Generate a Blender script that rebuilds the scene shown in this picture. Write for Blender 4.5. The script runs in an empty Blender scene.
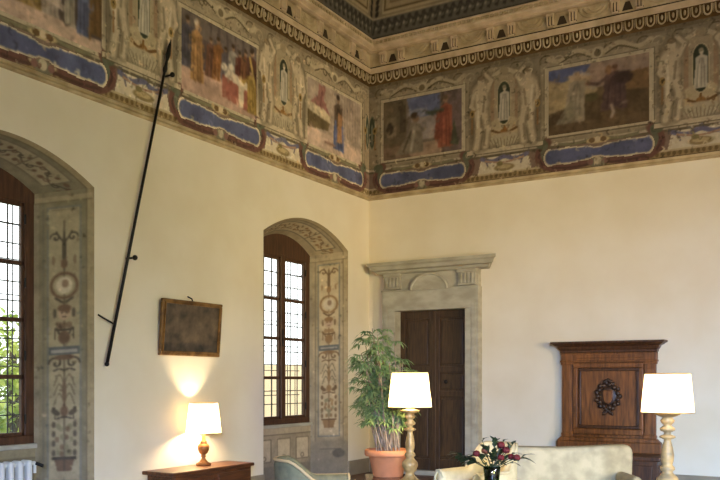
import bpy, bmesh, math, random
import numpy as np
from mathutils import Vector, Matrix
random.seed(7); rng = np.random.default_rng(11)
S = bpy.context.scene; COL = S.collection

# ------------------------------------------------------------------ camera, world, lights, exposure
cam = bpy.data.objects.new('camera', bpy.data.cameras.new('camera')); COL.objects.link(cam)
cam.location = (6.917, -11.942, 1.5); cam.rotation_euler = (math.pi/2, 0, math.radians(30.69))
cam.data.sensor_width = 36; cam.data.lens = 42.2; cam.data.shift_y = 140/720; cam.data.clip_start = .05
S.camera = cam
S.view_settings.view_transform = 'Standard'; S.view_settings.look = 'None'
S.view_settings.gamma = 1; S.view_settings.use_curve_mapping = False; S.view_settings.exposure = 0.0
w = bpy.data.worlds.new('sky'); S.world = w; w.use_nodes = True
w.node_tree.nodes['Background'].inputs[0].default_value = (.93, .97, 1, 1)
w.node_tree.nodes['Background'].inputs[1].default_value = 3.0
S.cycles.max_bounces = 8; S.cycles.diffuse_bounces = 5; S.cycles.sample_clamp_indirect = 6

def area(name, loc, rot, sx, sy, power, col, spread=180):
    d = bpy.data.lights.new(name, 'AREA'); d.shape = 'RECTANGLE'; d.size = sx; d.size_y = sy
    d.energy = power; d.color = col; d.spread = math.radians(spread)
    o = bpy.data.objects.new(name, d); COL.objects.link(o); o.location = loc; o.rotation_euler = [math.radians(a) for a in rot]
    return o
DAY = (.66, .82, 1.0); WARM = (1, .74, .36)
# added cool fill lights standing in for daylight; no windows are built there
area('window_daylight', (.1, -11.93, 2.3), (0, -62, -30), 2.4, 1.5, 175, (.8, 1, .85), 110)
area('window_daylight', (10.2, -16.9, 2.5), (44, 0, 14), 1.6, 2.4, 5250, (.36, .53, 1.0), 100)
area('window_daylight', (10.2, -16.9, 2.5), (44, 0, -8), 1.6, 2.4, 2550, (.53, .86, 1.0), 100)
area('window_daylight', (12.9, -8.5, 2.5), (0, 46, 0), 2.4, 1.6, 750, (.67, .75, 1.0), 100)
# added warm fill lights aimed towards the corner; no fittings stand there
area('hall_wall_light', (12.9, -11.5, 2.6), (0, 92, -38), 2.4, 1.6, 95, (1, .98, .30), 60)
area('hall_wall_light', (12.9, -6.5, 2.6), (0, 95, -30), 2.4, 1.6, 111, (1, .77, .52), 50)

# ------------------------------------------------------------------ helpers
def lin(c):
    return [((v/255+.055)/1.055)**2.4 if v > 10 else v/255/12.92 for v in c]
def new_obj(name, me, mat=None, parent=None, smooth=False):
    if mat: me.materials.append(mat)
    if smooth: me.polygons.foreach_set('use_smooth', [True]*len(me.polygons))
    o = bpy.data.objects.new(name, me); COL.objects.link(o)
    if parent: o.parent = parent
    return o
def pydata(name, v, f, mat=None, parent=None, smooth=False):
    me = bpy.data.meshes.new(name); me.from_pydata([tuple(p) for p in v], [], f); me.update()
    return new_obj(name, me, mat, parent, smooth)
class MB:
    def __init__(s): s.v = []; s.f = []
    def add(s, v, f):
        n = len(s.v); s.v += [tuple(p) for p in v]; s.f += [tuple(i+n for i in q) for q in f]; return s
    def box(s, a, b):
        (x0, y0, z0), (x1, y1, z1) = a, b
        return s.add([(x0,y0,z0),(x1,y0,z0),(x1,y1,z0),(x0,y1,z0),(x0,y0,z1),(x1,y0,z1),(x1,y1,z1),(x0,y1,z1)],
                     [(0,3,2,1),(4,5,6,7),(0,1,5,4),(1,2,6,5),(2,3,7,6),(3,0,4,7)])
    def tube(s, pts, r, n=8, cap=True):
        pts = [Vector(p) for p in pts]; rs = r if isinstance(r, (list, tuple)) else [r]*len(pts)
        V = []; F = []
        for i, p in enumerate(pts):
            t = (pts[min(i+1, len(pts)-1)] - pts[max(i-1, 0)]).normalized()
            u = t.orthogonal().normalized() if i == 0 else (u - t*u.dot(t)).normalized()
            w_ = t.cross(u)
            for k in range(n):
                a = 2*math.pi*k/n; V.append(p + (u*math.cos(a) + w_*math.sin(a))*rs[i])
        for i in range(len(pts)-1):
            for k in range(n):
                F.append((i*n+k, i*n+(k+1) % n, (i+1)*n+(k+1) % n, (i+1)*n+k))
        if cap: F += [tuple(range(n-1, -1, -1)), tuple(range((len(pts)-1)*n, len(pts)*n))]
        return s.add(V, F)
    def lathe(s, prof, c=(0,0,0), n=28, axis='z', sq=None):
        V = []; F = []
        for r, z in prof:
            for k in range(n):
                a = 2*math.pi*k/n; p = (r*math.cos(a), r*math.sin(a), z)
                if axis == 'y': p = (p[0], -p[2], p[1])
                V.append((p[0]+c[0], p[1]+c[1], p[2]+c[2]))
        for i in range(len(prof)-1):
            for k in range(n): F.append((i*n+k, i*n+(k+1) % n, (i+1)*n+(k+1) % n, (i+1)*n+k))
        F += [tuple(range(n-1, -1, -1)), tuple(range((len(prof)-1)*n, len(prof)*n))]
        return s.add(V, F)
    def ball(s, c, r, n=10, m=7):
        if not isinstance(r, (list, tuple)): r = (r, r, r)
        V = []; F = []
        for i in range(m+1):
            t = math.pi*i/m
            for k in range(n):
                a = 2*math.pi*k/n
                V.append((c[0]+r[0]*math.sin(t)*math.cos(a), c[1]+r[1]*math.sin(t)*math.sin(a), c[2]-r[2]*math.cos(t)))
        for i in range(m):
            for k in range(n): F.append((i*n+k, i*n+(k+1) % n, (i+1)*n+(k+1) % n, (i+1)*n+k))
        return s.add(V, F)
    def prism(s, poly, a, b, axis='y'):
        """outline in the two other axes, extruded from a to b along axis"""
        n = len(poly); mk = {'y': lambda p, t: (p[0], t, p[1]), 'x': lambda p, t: (t, p[0], p[1]), 'z': lambda p, t: (p[0], p[1], t)}[axis]
        V = [mk(p, a) for p in poly] + [mk(p, b) for p in poly]
        F = [tuple(range(n-1, -1, -1)), tuple(range(n, 2*n))] + [(i, (i+1) % n, n+(i+1) % n, n+i) for i in range(n)]
        return s.add(V, F)
    def rail(s, outer, inner, a, b):
        """rectangular picture-frame ring in xz from y=a (back) to y=b (front): outer/inner = (x0,z0,x1,z1)"""
        (X0,Z0,X1,Z1), (x0,z0,x1,z1) = outer, inner
        s.box((X0,min(a,b),Z0),(X1,max(a,b),z0)); s.box((X0,min(a,b),z1),(X1,max(a,b),Z1))
        s.box((X0,min(a,b),z0),(x0,max(a,b),z1)); s.box((x1,min(a,b),z0),(X1,max(a,b),z1)); return s
    def build(s, name, mat=None, parent=None, smooth=False, bevel=0, seg=3):
        o = pydata(name, s.v, s.f, mat, parent, smooth)
        if bevel:
            m = o.modifiers.new('bevel', 'BEVEL'); m.width = bevel; m.segments = seg; m.limit_method = 'ANGLE'; m.angle_limit = math.radians(40)
        return o
def thing(name, label, cat, loc, rz=0, group=None):
    o = bpy.data.objects.new(name, None); COL.objects.link(o); o.empty_display_size = .1
    o.location = loc; o.rotation_euler = (0, 0, rz); o['label'] = label; o['category'] = cat
    if group: o['group'] = group
    return o
def tag(o, label, cat, group=None):
    o['label'] = label; o['category'] = cat
    if group: o['group'] = group
    return o
def struct(o): o['kind'] = 'structure'; return o
def sempty(name, loc=(0,0,0)):
    o = bpy.data.objects.new(name, None); COL.objects.link(o); o.location = loc; o.empty_display_size = .1
    return struct(o)
def copy_tree(o, parent=None):
    c = o.copy(); COL.objects.link(c)
    if parent: c.parent = parent
    for ch in list(o.children): copy_tree(ch, c)
    return c

def mat(name, col, rough=.6, col2=None, scale=6, detail=4, stretch=None, bump=0, metal=0, spec=.4, mixlo=.35, mixhi=.65, emit=0, coat=0):
    m = bpy.data.materials.new(name); m.use_nodes = True; nt = m.node_tree; b = nt.nodes['Principled BSDF']
    c = lin(col); b.inputs['Base Color'].default_value = (*c, 1); b.inputs['Roughness'].default_value = rough
    b.inputs['Metallic'].default_value = metal; b.inputs['Specular IOR Level'].default_value = spec
    b.inputs['Coat Weight'].default_value = coat
    if col2 or bump:
        tc = nt.nodes.new('ShaderNodeTexCoord'); mp = nt.nodes.new('ShaderNodeMapping'); nz = nt.nodes.new('ShaderNodeTexNoise')
        nz.inputs['Scale'].default_value = scale; nz.inputs['Detail'].default_value = detail
        if stretch: mp.inputs['Scale'].default_value = stretch
        nt.links.new(tc.outputs['Object'], mp.inputs[0]); nt.links.new(mp.outputs[0], nz.inputs['Vector'])
        if col2:
            r = nt.nodes.new('ShaderNodeValToRGB'); r.color_ramp.elements[0].position = mixlo; r.color_ramp.elements[1].position = mixhi
            r.color_ramp.elements[0].color = (*c, 1); r.color_ramp.elements[1].color = (*lin(col2), 1)
            nt.links.new(nz.outputs['Fac'], r.inputs[0]); nt.links.new(r.outputs[0], b.inputs['Base Color'])
        if bump:
            bp = nt.nodes.new('ShaderNodeBump'); bp.inputs['Strength'].default_value = bump; bp.inputs['Distance'].default_value = .02
            nt.links.new(nz.outputs['Fac'], bp.inputs['Height']); nt.links.new(bp.outputs[0], b.inputs['Normal'])
    return m
def paint_mat():
    m = bpy.data.materials.new('fresco_paint'); m.use_nodes = True; nt = m.node_tree; b = nt.nodes['Principled BSDF']
    b.inputs['Roughness'].default_value = .85; b.inputs['Specular IOR Level'].default_value = .15
    a = nt.nodes.new('ShaderNodeAttribute'); a.attribute_name = 'paint'
    nz = nt.nodes.new('ShaderNodeTexNoise'); nz.inputs['Scale'].default_value = 9; nz.inputs['Detail'].default_value = 8; nz.inputs['Roughness'].default_value = .7
    tc = nt.nodes.new('ShaderNodeTexCoord'); nt.links.new(tc.outputs['Object'], nz.inputs['Vector'])
    r = nt.nodes.new('ShaderNodeMapRange'); r.inputs[1].default_value = .3; r.inputs[2].default_value = .7; r.inputs[3].default_value = .80; r.inputs[4].default_value = 1.14
    mx = nt.nodes.new('ShaderNodeVectorMath'); mx.operation = 'SCALE'
    nt.links.new(nz.outputs['Fac'], r.inputs[0]); nt.links.new(a.outputs['Color'], mx.inputs[0]); nt.links.new(r.outputs[0], mx.inputs['Scale'])
    nt.links.new(mx.outputs[0], b.inputs['Base Color']); return m

M = {}
M['wall'] = mat('cream_plaster', (226,215,192), .9, (220,207,180), 1.3, 5, bump=.06, spec=.1)
M['fresco'] = paint_mat()
M['base'] = mat('grey_baseboard_paint', (146,132,106), .6, (130,117,94), 3)
M['floor'] = mat('terracotta_floor', (126,92,70), .5, (104,74,56), 5)
M['stone'] = mat('grey_sandstone', (180,172,150), .85, (158,150,129), 4, 8, stretch=(1,1,2), bump=.08, spec=.15)
M['stone_dk'] = mat('worn_sandstone', (140,130,110), .85, (118,108,92), 5, 8, bump=.15, spec=.15)
M['door'] = mat('dark_walnut_door', (78,55,31), .5, (53,37,21), 5, 6, stretch=(9,9,.8), bump=.05)
M['walnut'] = mat('carved_walnut', (132,82,38), .45, (82,50,23), 4, 6, stretch=(8,8,.9), bump=.04)
M['walnut_dk'] = mat('dark_walnut', (84,52,27), .45, (54,33,17), 4, 6, stretch=(8,8,.9))
M['crest'] = mat('dark_carving', (66,44,28), .45, (42,28,19), 12)
M['chest'] = mat('chest_walnut', (112,66,34), .35, (76,44,22), 4, 6, stretch=(8,.9,8))
M['winwood'] = mat('chestnut_window_wood', (84,54,33), .5, (60,37,22), 4, 6, stretch=(8,8,.9))
M['lead'] = mat('window_lead', (60,58,56), .6)
M['iron'] = mat('wrought_iron', (34,31,28), .55, (24,22,20), 20, metal=.4)
M['cornice'] = mat('painted_cornice', (190,170,134), .85, (158,138,104), 5, 7, spec=.15)
M['cornice_dk'] = mat('dark_cornice_ground', (100,76,46), .85, (78,58,34), 6, spec=.15)  # brown ground, kept dark to paint in the shade behind the eggs
M['groove'] = mat('dark_cornice_groove', (62,48,30), .9, (50,38,24), 6)  # shade coloured into the groove and console slots, also the dark shields
M['cornice_lt'] = mat('pale_cornice_moulding', (206,182,150), .85, (180,158,126), 5, 7, spec=.15)
M['canvas'] = mat('dark_landscape_canvas', (104,88,68), .5, (44,38,32), 7, 9, mixlo=.3, mixhi=.7)
M['bronze'] = mat('bronzed_lamp_wood', (170,112,58), .4, (120,74,34), 14, metal=.2)
M['gilt'] = mat('dull_gilt', (140,104,56), .45, (92,64,32), 9, metal=.3)
M['lampgold'] = mat('gilded_lamp_wood', (192,156,98), .4, (142,110,62), 14, metal=.15)
M['lamppaint'] = mat('worn_painted_lamp_wood', (178,142,88), .5, (122,104,74), 9, stretch=(1,1,2.5))
M['terra'] = mat('terracotta_pot', (218,140,88), .75, (196,122,76), 6)
M['soil'] = mat('potting_soil', (60,46,34), .95, (40,30,22), 30)
M['stem'] = mat('cane_stem', (170,146,116), .7, (132,108,84), 20)
M['leaf'] = mat('plant_leaf', (146,160,96), .5, (98,124,72), 7)
M['leaf2'] = mat('bouquet_leaf', (46,56,28), .5, (34,50,28), 9)
M['petal'] = mat('rose_petal', (104,16,16), .7, (66,9,9), 20)
M['petal2'] = mat('bronze_petal', (128,66,36), .6, (96,48,28), 20)
M['bluevel'] = mat('blue_grey_velvet', (124,120,92), .85, (104,102,80), 14, spec=.2)
M['piping'] = mat('beige_piping', (196,168,120), .8)
M['cream'] = mat('cream_upholstery', (220,202,158), .85, (204,186,142), 10, spec=.15)
M['damask'] = mat('pale_damask', (190,174,138), .85, (166,152,120), 7, 6, spec=.15, mixlo=.38, mixhi=.62)
M['mahog'] = mat('red_mahogany', (70,26,22), .25, (48,18,16), 6, coat=.3)
M['rad'] = mat('white_enamel', (214,216,214), .35)
M['peach'] = mat('peach_render', (244,212,180), .9)
M['grass'] = mat('garden_ground', (120,140,80), .95, (90,110,60), 3)
M['treeleaf'] = mat('tree_leaf', (206,214,110), .6, (130,160,70), 2)
M['bark'] = mat('tree_bark', (90,74,58), .9)
M['brass'] = mat('aged_brass', (150,120,70), .35, metal=.8)
def glass_mat(name, col, rough, alpha_like):
    m = bpy.data.materials.new(name); m.use_nodes = True; nt = m.node_tree; nt.nodes.remove(nt.nodes['Principled BSDF'])
    t = nt.nodes.new('ShaderNodeBsdfTransparent'); t.inputs[0].default_value = (*col, 1)
    g = nt.nodes.new('ShaderNodeBsdfGlossy'); g.inputs['Roughness'].default_value = rough
    fr = nt.nodes.new('ShaderNodeValue'); fr.outputs[0].default_value = alpha_like
    mx = nt.nodes.new('ShaderNodeMixShader'); nt.links.new(fr.outputs[0], mx.inputs[0]); nt.links.new(t.outputs[0], mx.inputs[1]); nt.links.new(g.outputs[0], mx.inputs[2])
    nt.links.new(mx.outputs[0], nt.nodes['Material Output'].inputs[0]); return m
M['glass'] = glass_mat('window_glass', (.97,.98,.96), .02, .04)
M['vase'] = glass_mat('dark_green_glass', (.26,.34,.22), .05, .06)
def shade_mat():
    m = bpy.data.materials.new('parchment_shade'); m.use_nodes = True; nt = m.node_tree; nt.nodes.remove(nt.nodes['Principled BSDF'])
    d = nt.nodes.new('ShaderNodeBsdfDiffuse'); d.inputs[0].default_value = (.80,.72,.52,1)
    t = nt.nodes.new('ShaderNodeBsdfTranslucent'); t.inputs[0].default_value = (.88,.77,.50,1)
    mx = nt.nodes.new('ShaderNodeMixShader'); mx.inputs[0].default_value = .6
    nt.links.new(d.outputs[0], mx.inputs[1]); nt.links.new(t.outputs[0], mx.inputs[2]); nt.links.new(mx.outputs[0], nt.nodes['Material Output'].inputs[0]); return m
M['shade'] = shade_mat()
def bulb_mat():
    m = bpy.data.materials.new('lit_bulb'); m.use_nodes = True; b = m.node_tree.nodes['Principled BSDF']
    b.inputs['Emission Color'].default_value = (1,.8,.5,1); b.inputs['Emission Strength'].default_value = 12; return m
M['bulb'] = bulb_mat()

# ------------------------------------------------------------------ painter: a grid of painted vertices
def vnoise(h, w_, cell):
    gh, gw = max(2, int(h/cell)+2), max(2, int(w_/cell)+2); g = rng.random((gh, gw))
    y = np.linspace(0, gh-1.001, h); x = np.linspace(0, gw-1.001, w_); yi = y.astype(int); xi = x.astype(int)
    fy = (y-yi)[:, None]; fx = (x-xi)[None, :]; fy = fy*fy*(3-2*fy); fx = fx*fx*(3-2*fx)
    return (g[yi][:, xi]*(1-fy)*(1-fx) + g[yi+1][:, xi]*fy*(1-fx) + g[yi][:, xi+1]*(1-fy)*fx + g[yi+1][:, xi+1]*fy*fx)
class Canvas:
    def __init__(s, u0, u1, v0, v1, res, base):
        s.u0, s.u1, s.v0, s.v1 = u0, u1, v0, v1; s.res = res
        s.w = int(round((u1-u0)/res))+1; s.h = int(round((v1-v0)/res))+1
        s.U, s.V = np.meshgrid(np.linspace(u0, u1, s.w), np.linspace(v0, v1, s.h))
        s.a = np.empty((s.h, s.w, 3)); s.a[:] = base
    def _win(s, ua, va, ub, vb):
        du = (s.u1-s.u0)/(s.w-1); dv = (s.v1-s.v0)/(s.h-1)
        i0 = max(0, int((ua-s.u0)/du)-1); i1 = min(s.w, int((ub-s.u0)/du)+3); j0 = max(0, int((va-s.v0)/dv)-1); j1 = min(s.h, int((vb-s.v0)/dv)+3)
        return (slice(j0, max(j0, j1)), slice(i0, max(i0, i1)))
    def _mix(s, W, m, col, al):
        if m.size: s.a[W] = s.a[W]*(1-(m*al)[..., None]) + np.array(col, float)*(m*al)[..., None]
    def rect(s, ua, va, ub, vb, col, al=1):
        W = s._win(ua, va, ub, vb); U, V = s.U[W], s.V[W]
        s._mix(W, ((U >= ua) & (U <= ub) & (V >= va) & (V <= vb)).astype(float), col, al)
    def ell(s, cu, cv, ru, rv, col, al=1, rot=0, soft=.25):
        R = max(ru, rv)*1.3; W = s._win(cu-R, cv-R, cu+R, cv+R); x = s.U[W]-cu; y = s.V[W]-cv
        c, n = math.cos(rot), math.sin(rot); d = np.sqrt(((x*c+y*n)/ru)**2+((-x*n+y*c)/rv)**2)
        s._mix(W, np.clip((1+soft/2-d)/soft, 0, 1), col, al)
    def ring(s, cu, cv, ru, rv, t, col, al=1):
        W = s._win(cu-ru-t, cv-rv-t, cu+ru+t, cv+rv+t); x = s.U[W]-cu; y = s.V[W]-cv
        d = np.abs(np.sqrt((x/ru)**2+(y/rv)**2)-1)*min(ru, rv); s._mix(W, np.clip(1.5-d/(t/2), 0, 1), col, al)
    def line(s, pts, t, col, al=1):
        for (a, b), (c, d) in zip(pts[:-1], pts[1:]):
            W = s._win(min(a, c)-t, min(b, d)-t, max(a, c)+t, max(b, d)+t); x = s.U[W]; y = s.V[W]
            L2 = (c-a)**2+(d-b)**2+1e-12; k = np.clip(((x-a)*(c-a)+(y-b)*(d-b))/L2, 0, 1)
            D = np.hypot(x-a-k*(c-a), y-b-k*(d-b)); s._mix(W, np.clip(1.5-D/(t/2), 0, 1), col, al)
    def curve(s, pts, t, col, al=1, n=14):
        """Catmull-Rom through pts"""
        P = [pts[0]]+list(pts)+[pts[-1]]; out = []
        for i in range(1, len(P)-2):
            p0, p1, p2, p3 = [np.array(q, float) for q in P[i-1:i+3]]
            for k in range(n):
                h = k/n; out.append(tuple(.5*((2*p1)+(-p0+p2)*h+(2*p0-5*p1+4*p2-p3)*h*h+(-p0+3*p1-3*p2+p3)*h**3)))
        out.append(tuple(pts[-1])); s.line(out, t, col, al)
    def inside(s, pts, W=None):
        U, V = (s.U, s.V) if W is None else (s.U[W], s.V[W]); m = np.zeros(U.shape, bool); n = len(pts)
        for i in range(n):
            (x1, y1), (x2, y2) = pts[i], pts[(i+1) % n]
            if y1 == y2: continue
            m ^= ((V < y1) != (V < y2)) & (U < (x2-x1)*(V-y1)/(y2-y1)+x1)
        return m
    def poly(s, pts, col, al=1):
        W = s._win(min(p[0] for p in pts), min(p[1] for p in pts), max(p[0] for p in pts), max(p[1] for p in pts))
        s._mix(W, s.inside(pts, W).astype(float), col, al)
    def mottle(s, amt, cell, tint=(1,1,1)):
        n = vnoise(s.h, s.w, cell/s.res)-.5; s.a *= 1+amt*2*n[..., None]*np.array(tint)
    def blur(s, k=1):
        for _ in range(k):
            p = np.pad(s.a, ((1,1),(1,1),(0,0)), 'edge'); s.a = (p[:-2,1:-1]+p[2:,1:-1]+p[1:-1,:-2]+p[1:-1,2:]+2*s.a)/6
    def build(s, name, fn, parent, gain=1.0, mask=None):
        g_ = s.a.mean(2, keepdims=True)*np.array((1.09,.98,.86)); c = np.clip((s.a*.60+g_*.40)*gain, 4, 250)/255; c = np.where(c > .04045, ((c+.055)/1.055)**2.4, c/12.92)
        X, Y, Z = fn(s.U, s.V); co = np.stack([X+0*s.U, Y+0*s.U, Z+0*s.U], -1).reshape(-1, 3)
        idx = np.arange(s.h*s.w).reshape(s.h, s.w)
        q = np.stack([idx[:-1,:-1], idx[:-1,1:], idx[1:,1:], idx[1:,:-1]], -1).reshape(-1, 4); cc = c.reshape(-1, 3)
        if mask is not None:
            mm = mask.reshape(-1); q = q[mm[q].all(1)]; used = np.unique(q); re = np.full(s.h*s.w, -1); re[used] = np.arange(len(used))
            q = re[q]; co = co[used]; cc = cc[used]
        me = bpy.data.meshes.new(name); me.vertices.add(len(co)); me.vertices.foreach_set('co', co.ravel())
        me.loops.add(len(q)*4); me.loops.foreach_set('vertex_index', q.ravel().astype(np.int32))
        me.polygons.add(len(q)); me.polygons.foreach_set('loop_start', np.arange(0, len(q)*4, 4, dtype=np.int32))
        me.update(calc_edges=True); me.validate()
        at = me.color_attributes.new('paint', 'FLOAT_COLOR', 'POINT'); at.data.foreach_set('color', np.concatenate([cc, np.ones((len(cc), 1))], 1).ravel())
        return new_obj(name, me, M['fresco'], parent)

# ------------------------------------------------------------------ room shell
ZF0, ZF1 = 4.44, 6.29          # frieze
ROOM_X, ROOM_Y, ZTOP = 13.0, -17.0, 7.85
HW, HI, DEP = 1.09, .708, .47  # niche half width at the wall, at the window; depth
SPO, RO, SPI, RI = 3.52, .32, 3.43, .23
NICHE = [6.84, 1.745]          # window centres, metres from the corner
def arch_o(t): return SPO+RO*(1-t*t)
def arch_i(t): return SPI+RI*(1-t*t)
struct(pydata('floor', [(-.6,ROOM_Y,0),(ROOM_X,ROOM_Y,0),(ROOM_X,.3,0),(-.6,.3,0)], [(0,1,2,3)], M['floor']))
M['ceil'] = mat('dark_painted_ceiling', (120,104,76), .8, (84,70,48), 3, 8)
struct(pydata('ceiling', [(-.3,ROOM_Y,ZTOP),(ROOM_X,ROOM_Y,ZTOP),(ROOM_X,.3,ZTOP),(-.3,.3,ZTOP)], [(3,2,1,0)], M['ceil']))
mb = MB()
edges = [0.0]
for c in sorted(NICHE): edges += [c-HW, c+HW]
edges.append(-ROOM_Y)
for a, b in zip(edges[0::2], edges[1::2]): mb.add([(0,-a,0),(0,-b,0),(0,-b,ZTOP),(0,-a,ZTOP)], [(0,1,2,3)])
for c in NICHE:
    N = 32
    for k in range(N):
        t0, t1 = -1+2*k/N, -1+2*(k+1)/N
        mb.add([(0,-c-HW*t0,arch_o(t0)),(0,-c-HW*t1,arch_o(t1)),(0,-c-HW*t1,ZTOP),(0,-c-HW*t0,ZTOP)], [(0,1,2,3)])
struct(mb.build('wall_left', M['wall']))
DX0, DX1, DZ = .56, 1.76, 2.59   # door opening
mb = MB()
for a, b, z0 in ((0,DX0,0),(DX0,DX1,DZ),(DX1,ROOM_X,0)): mb.add([(a,0,z0),(b,0,z0),(b,0,ZTOP),(a,0,ZTOP)], [(0,1,2,3)])
struct(mb.build('wall_right', M['wall']))
struct(pydata('wall_rear', [(0,ROOM_Y,0),(ROOM_X,ROOM_Y,0),(ROOM_X,ROOM_Y,ZTOP),(0,ROOM_Y,ZTOP)], [(3,2,1,0)], M['wall']))
struct(pydata('wall_side', [(ROOM_X,ROOM_Y,0),(ROOM_X,0,0),(ROOM_X,0,ZTOP),(ROOM_X,ROOM_Y,ZTOP)], [(3,2,1,0)], M['wall']))
def base_board(name, segs):
    mb = MB()
    for a, b in segs: mb.box(a, b)
    struct(mb.build(name, M['base'], bevel=.006, seg=1))
base_board('baseboard_left', [((.001,-a+.001 if a else -.001,0),(.025,-b,.23)) for a, b in ((.03,NICHE[1]-HW),(NICHE[1]+HW,NICHE[0]-HW),(NICHE[0]+HW,16.9))])
base_board('baseboard_right', [((.03,-.025,0),(.315,-.001,.23)),((2.0,-.025,0),(12.9,-.001,.23))])

# ------------------------------------------------------------------ frescoed frieze
G0 = (150,134,104)
def figure(c, x, z, h, robe, lean=0, shade=None, skin=(170,140,110), hair=(90,70,50), w=.17, arm=0, low=None):
    """robed painted figure with its feet at (x,z)"""
    sh = shade or tuple(v*.62 for v in robe); W = w*h
    top = (x+lean, z+h*.84)
    c.poly([(x-W*1.1,z),(x+W*1.1,z),(x+W*.9+lean*.6,z+h*.5),(top[0]+W*.85,z+h*.78),(top[0],top[1]+h*.02),(top[0]-W*.85,z+h*.78),(x-W*.9+lean*.6,z+h*.5)], robe)
    if low: c.poly([(x-W*1.1,z),(x+W*1.1,z),(x+W*.95,z+h*.42),(x-W*.95,z+h*.42)], low)
    for k in (-.55, .1, .6): c.line([(x+k*W,z+h*.03),(x+k*W*.8+lean*.5,z+h*.5),(top[0]+k*W*.4,z+h*.74)], .03*h, sh, .6)
    c.line([(x-W*.35,z+h*.05),(x-W*.3+lean*.6,z+h*.6)], .025*h, tuple(min(250,v*1.3) for v in robe), .6)
    if arm: c.line([(top[0]+arm*W*.5,z+h*.76),(top[0]+arm*W*1.5,z+h*.62),(top[0]+arm*W*2.3,z+h*.68)], .07*h, robe); c.ell(top[0]+arm*W*2.4,z+h*.68,.03*h,.03*h,skin)
    c.ell(top[0],z+h*.92,.055*h,.075*h,skin); c.ell(top[0]-.01*h,z+h*.96,.06*h,.05*h,hair)
def nude(c, x, z, h, m=1, col=(192,174,140), dk=(106,92,66)):
    """pale stone-coloured atlas figure"""
    c.ell(x-.05*m,z+h*.45,.15*h,.5*h,tuple(v*.74 for v in G0),.8,0,.5)
    P = lambda a, b: (x+a*m*h, z+b*h)
    for t, w_ in ((dk,.02),(col,0)):
        c.line([P(.05,.48),P(.09,.26),P(.06,.03)], (.085*h+w_), t); c.line([P(-.05,.48),P(-.03,.25),P(-.07,.02)], (.09*h+w_), t)
        c.line([P(0,.48),P(.01,.62),P(-.01,.78)], (.17*h+w_), t); c.line([P(-.02,.76),P(.02,.80)], (.2*h+w_), t)
        c.line([P(.09,.78),P(.15,.9),P(.06,1.0)], (.055*h+w_), t); c.line([P(-.1,.77),P(-.14,.6),P(-.08,.5)], (.055*h+w_), t)
        c.ell(*P(0,.91),.05*h+w_/2,.068*h+w_/2,t)
    for a, b, d, e in ((.05,.7,.03,.5),(.0,.45,.0,.3),(.06,.25,.04,.05)): c.line([P(a,b),P(d,e)], .03*h, dk, .55)
    c.line([P(-.06,.74),P(-.04,.52),P(-.05,.3)], .03*h, (222,208,176), .6)
    c.ell(*P(0,.96),.055*h,.035*h,(120,100,70),.8)
def scroll(c, x, z, r, m, col, t=.02):
    pts = [(x+m*r*(1-k/14)*math.cos(k*.55), z+r*(1-k/14)*math.sin(k*.55)) for k in range(14)]; c.line(pts, t, col)
OUT = [(0,0),(.10,.015),(.2,.0),(.32,.02),(.42,.03),(.47,.06),(.53,.06),(.58,.03),(.68,.02),(.8,0),(.9,.015),(1,0)]
def cart_poly(u0, u1, zb, zt):
    L = u1-u0; top = [(u0+.06+(L-.12)*a, zt-b*.9) for a, b in OUT]; bot = [(u0+.06+(L-.12)*a, zb+b*.9) for a, b in reversed(OUT)]
    r = (zt-zb)/2; cz = (zb+zt)/2
    rt = [(u1-.06+.08*math.sin(a), cz+r*math.cos(a)) for a in np.linspace(.3, math.pi-.3, 7)]
    lf = [(u0+.06-.08*math.sin(a), cz-r*math.cos(a)) for a in np.linspace(.3, math.pi-.3, 7)]
    return top+rt+bot+lf
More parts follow.
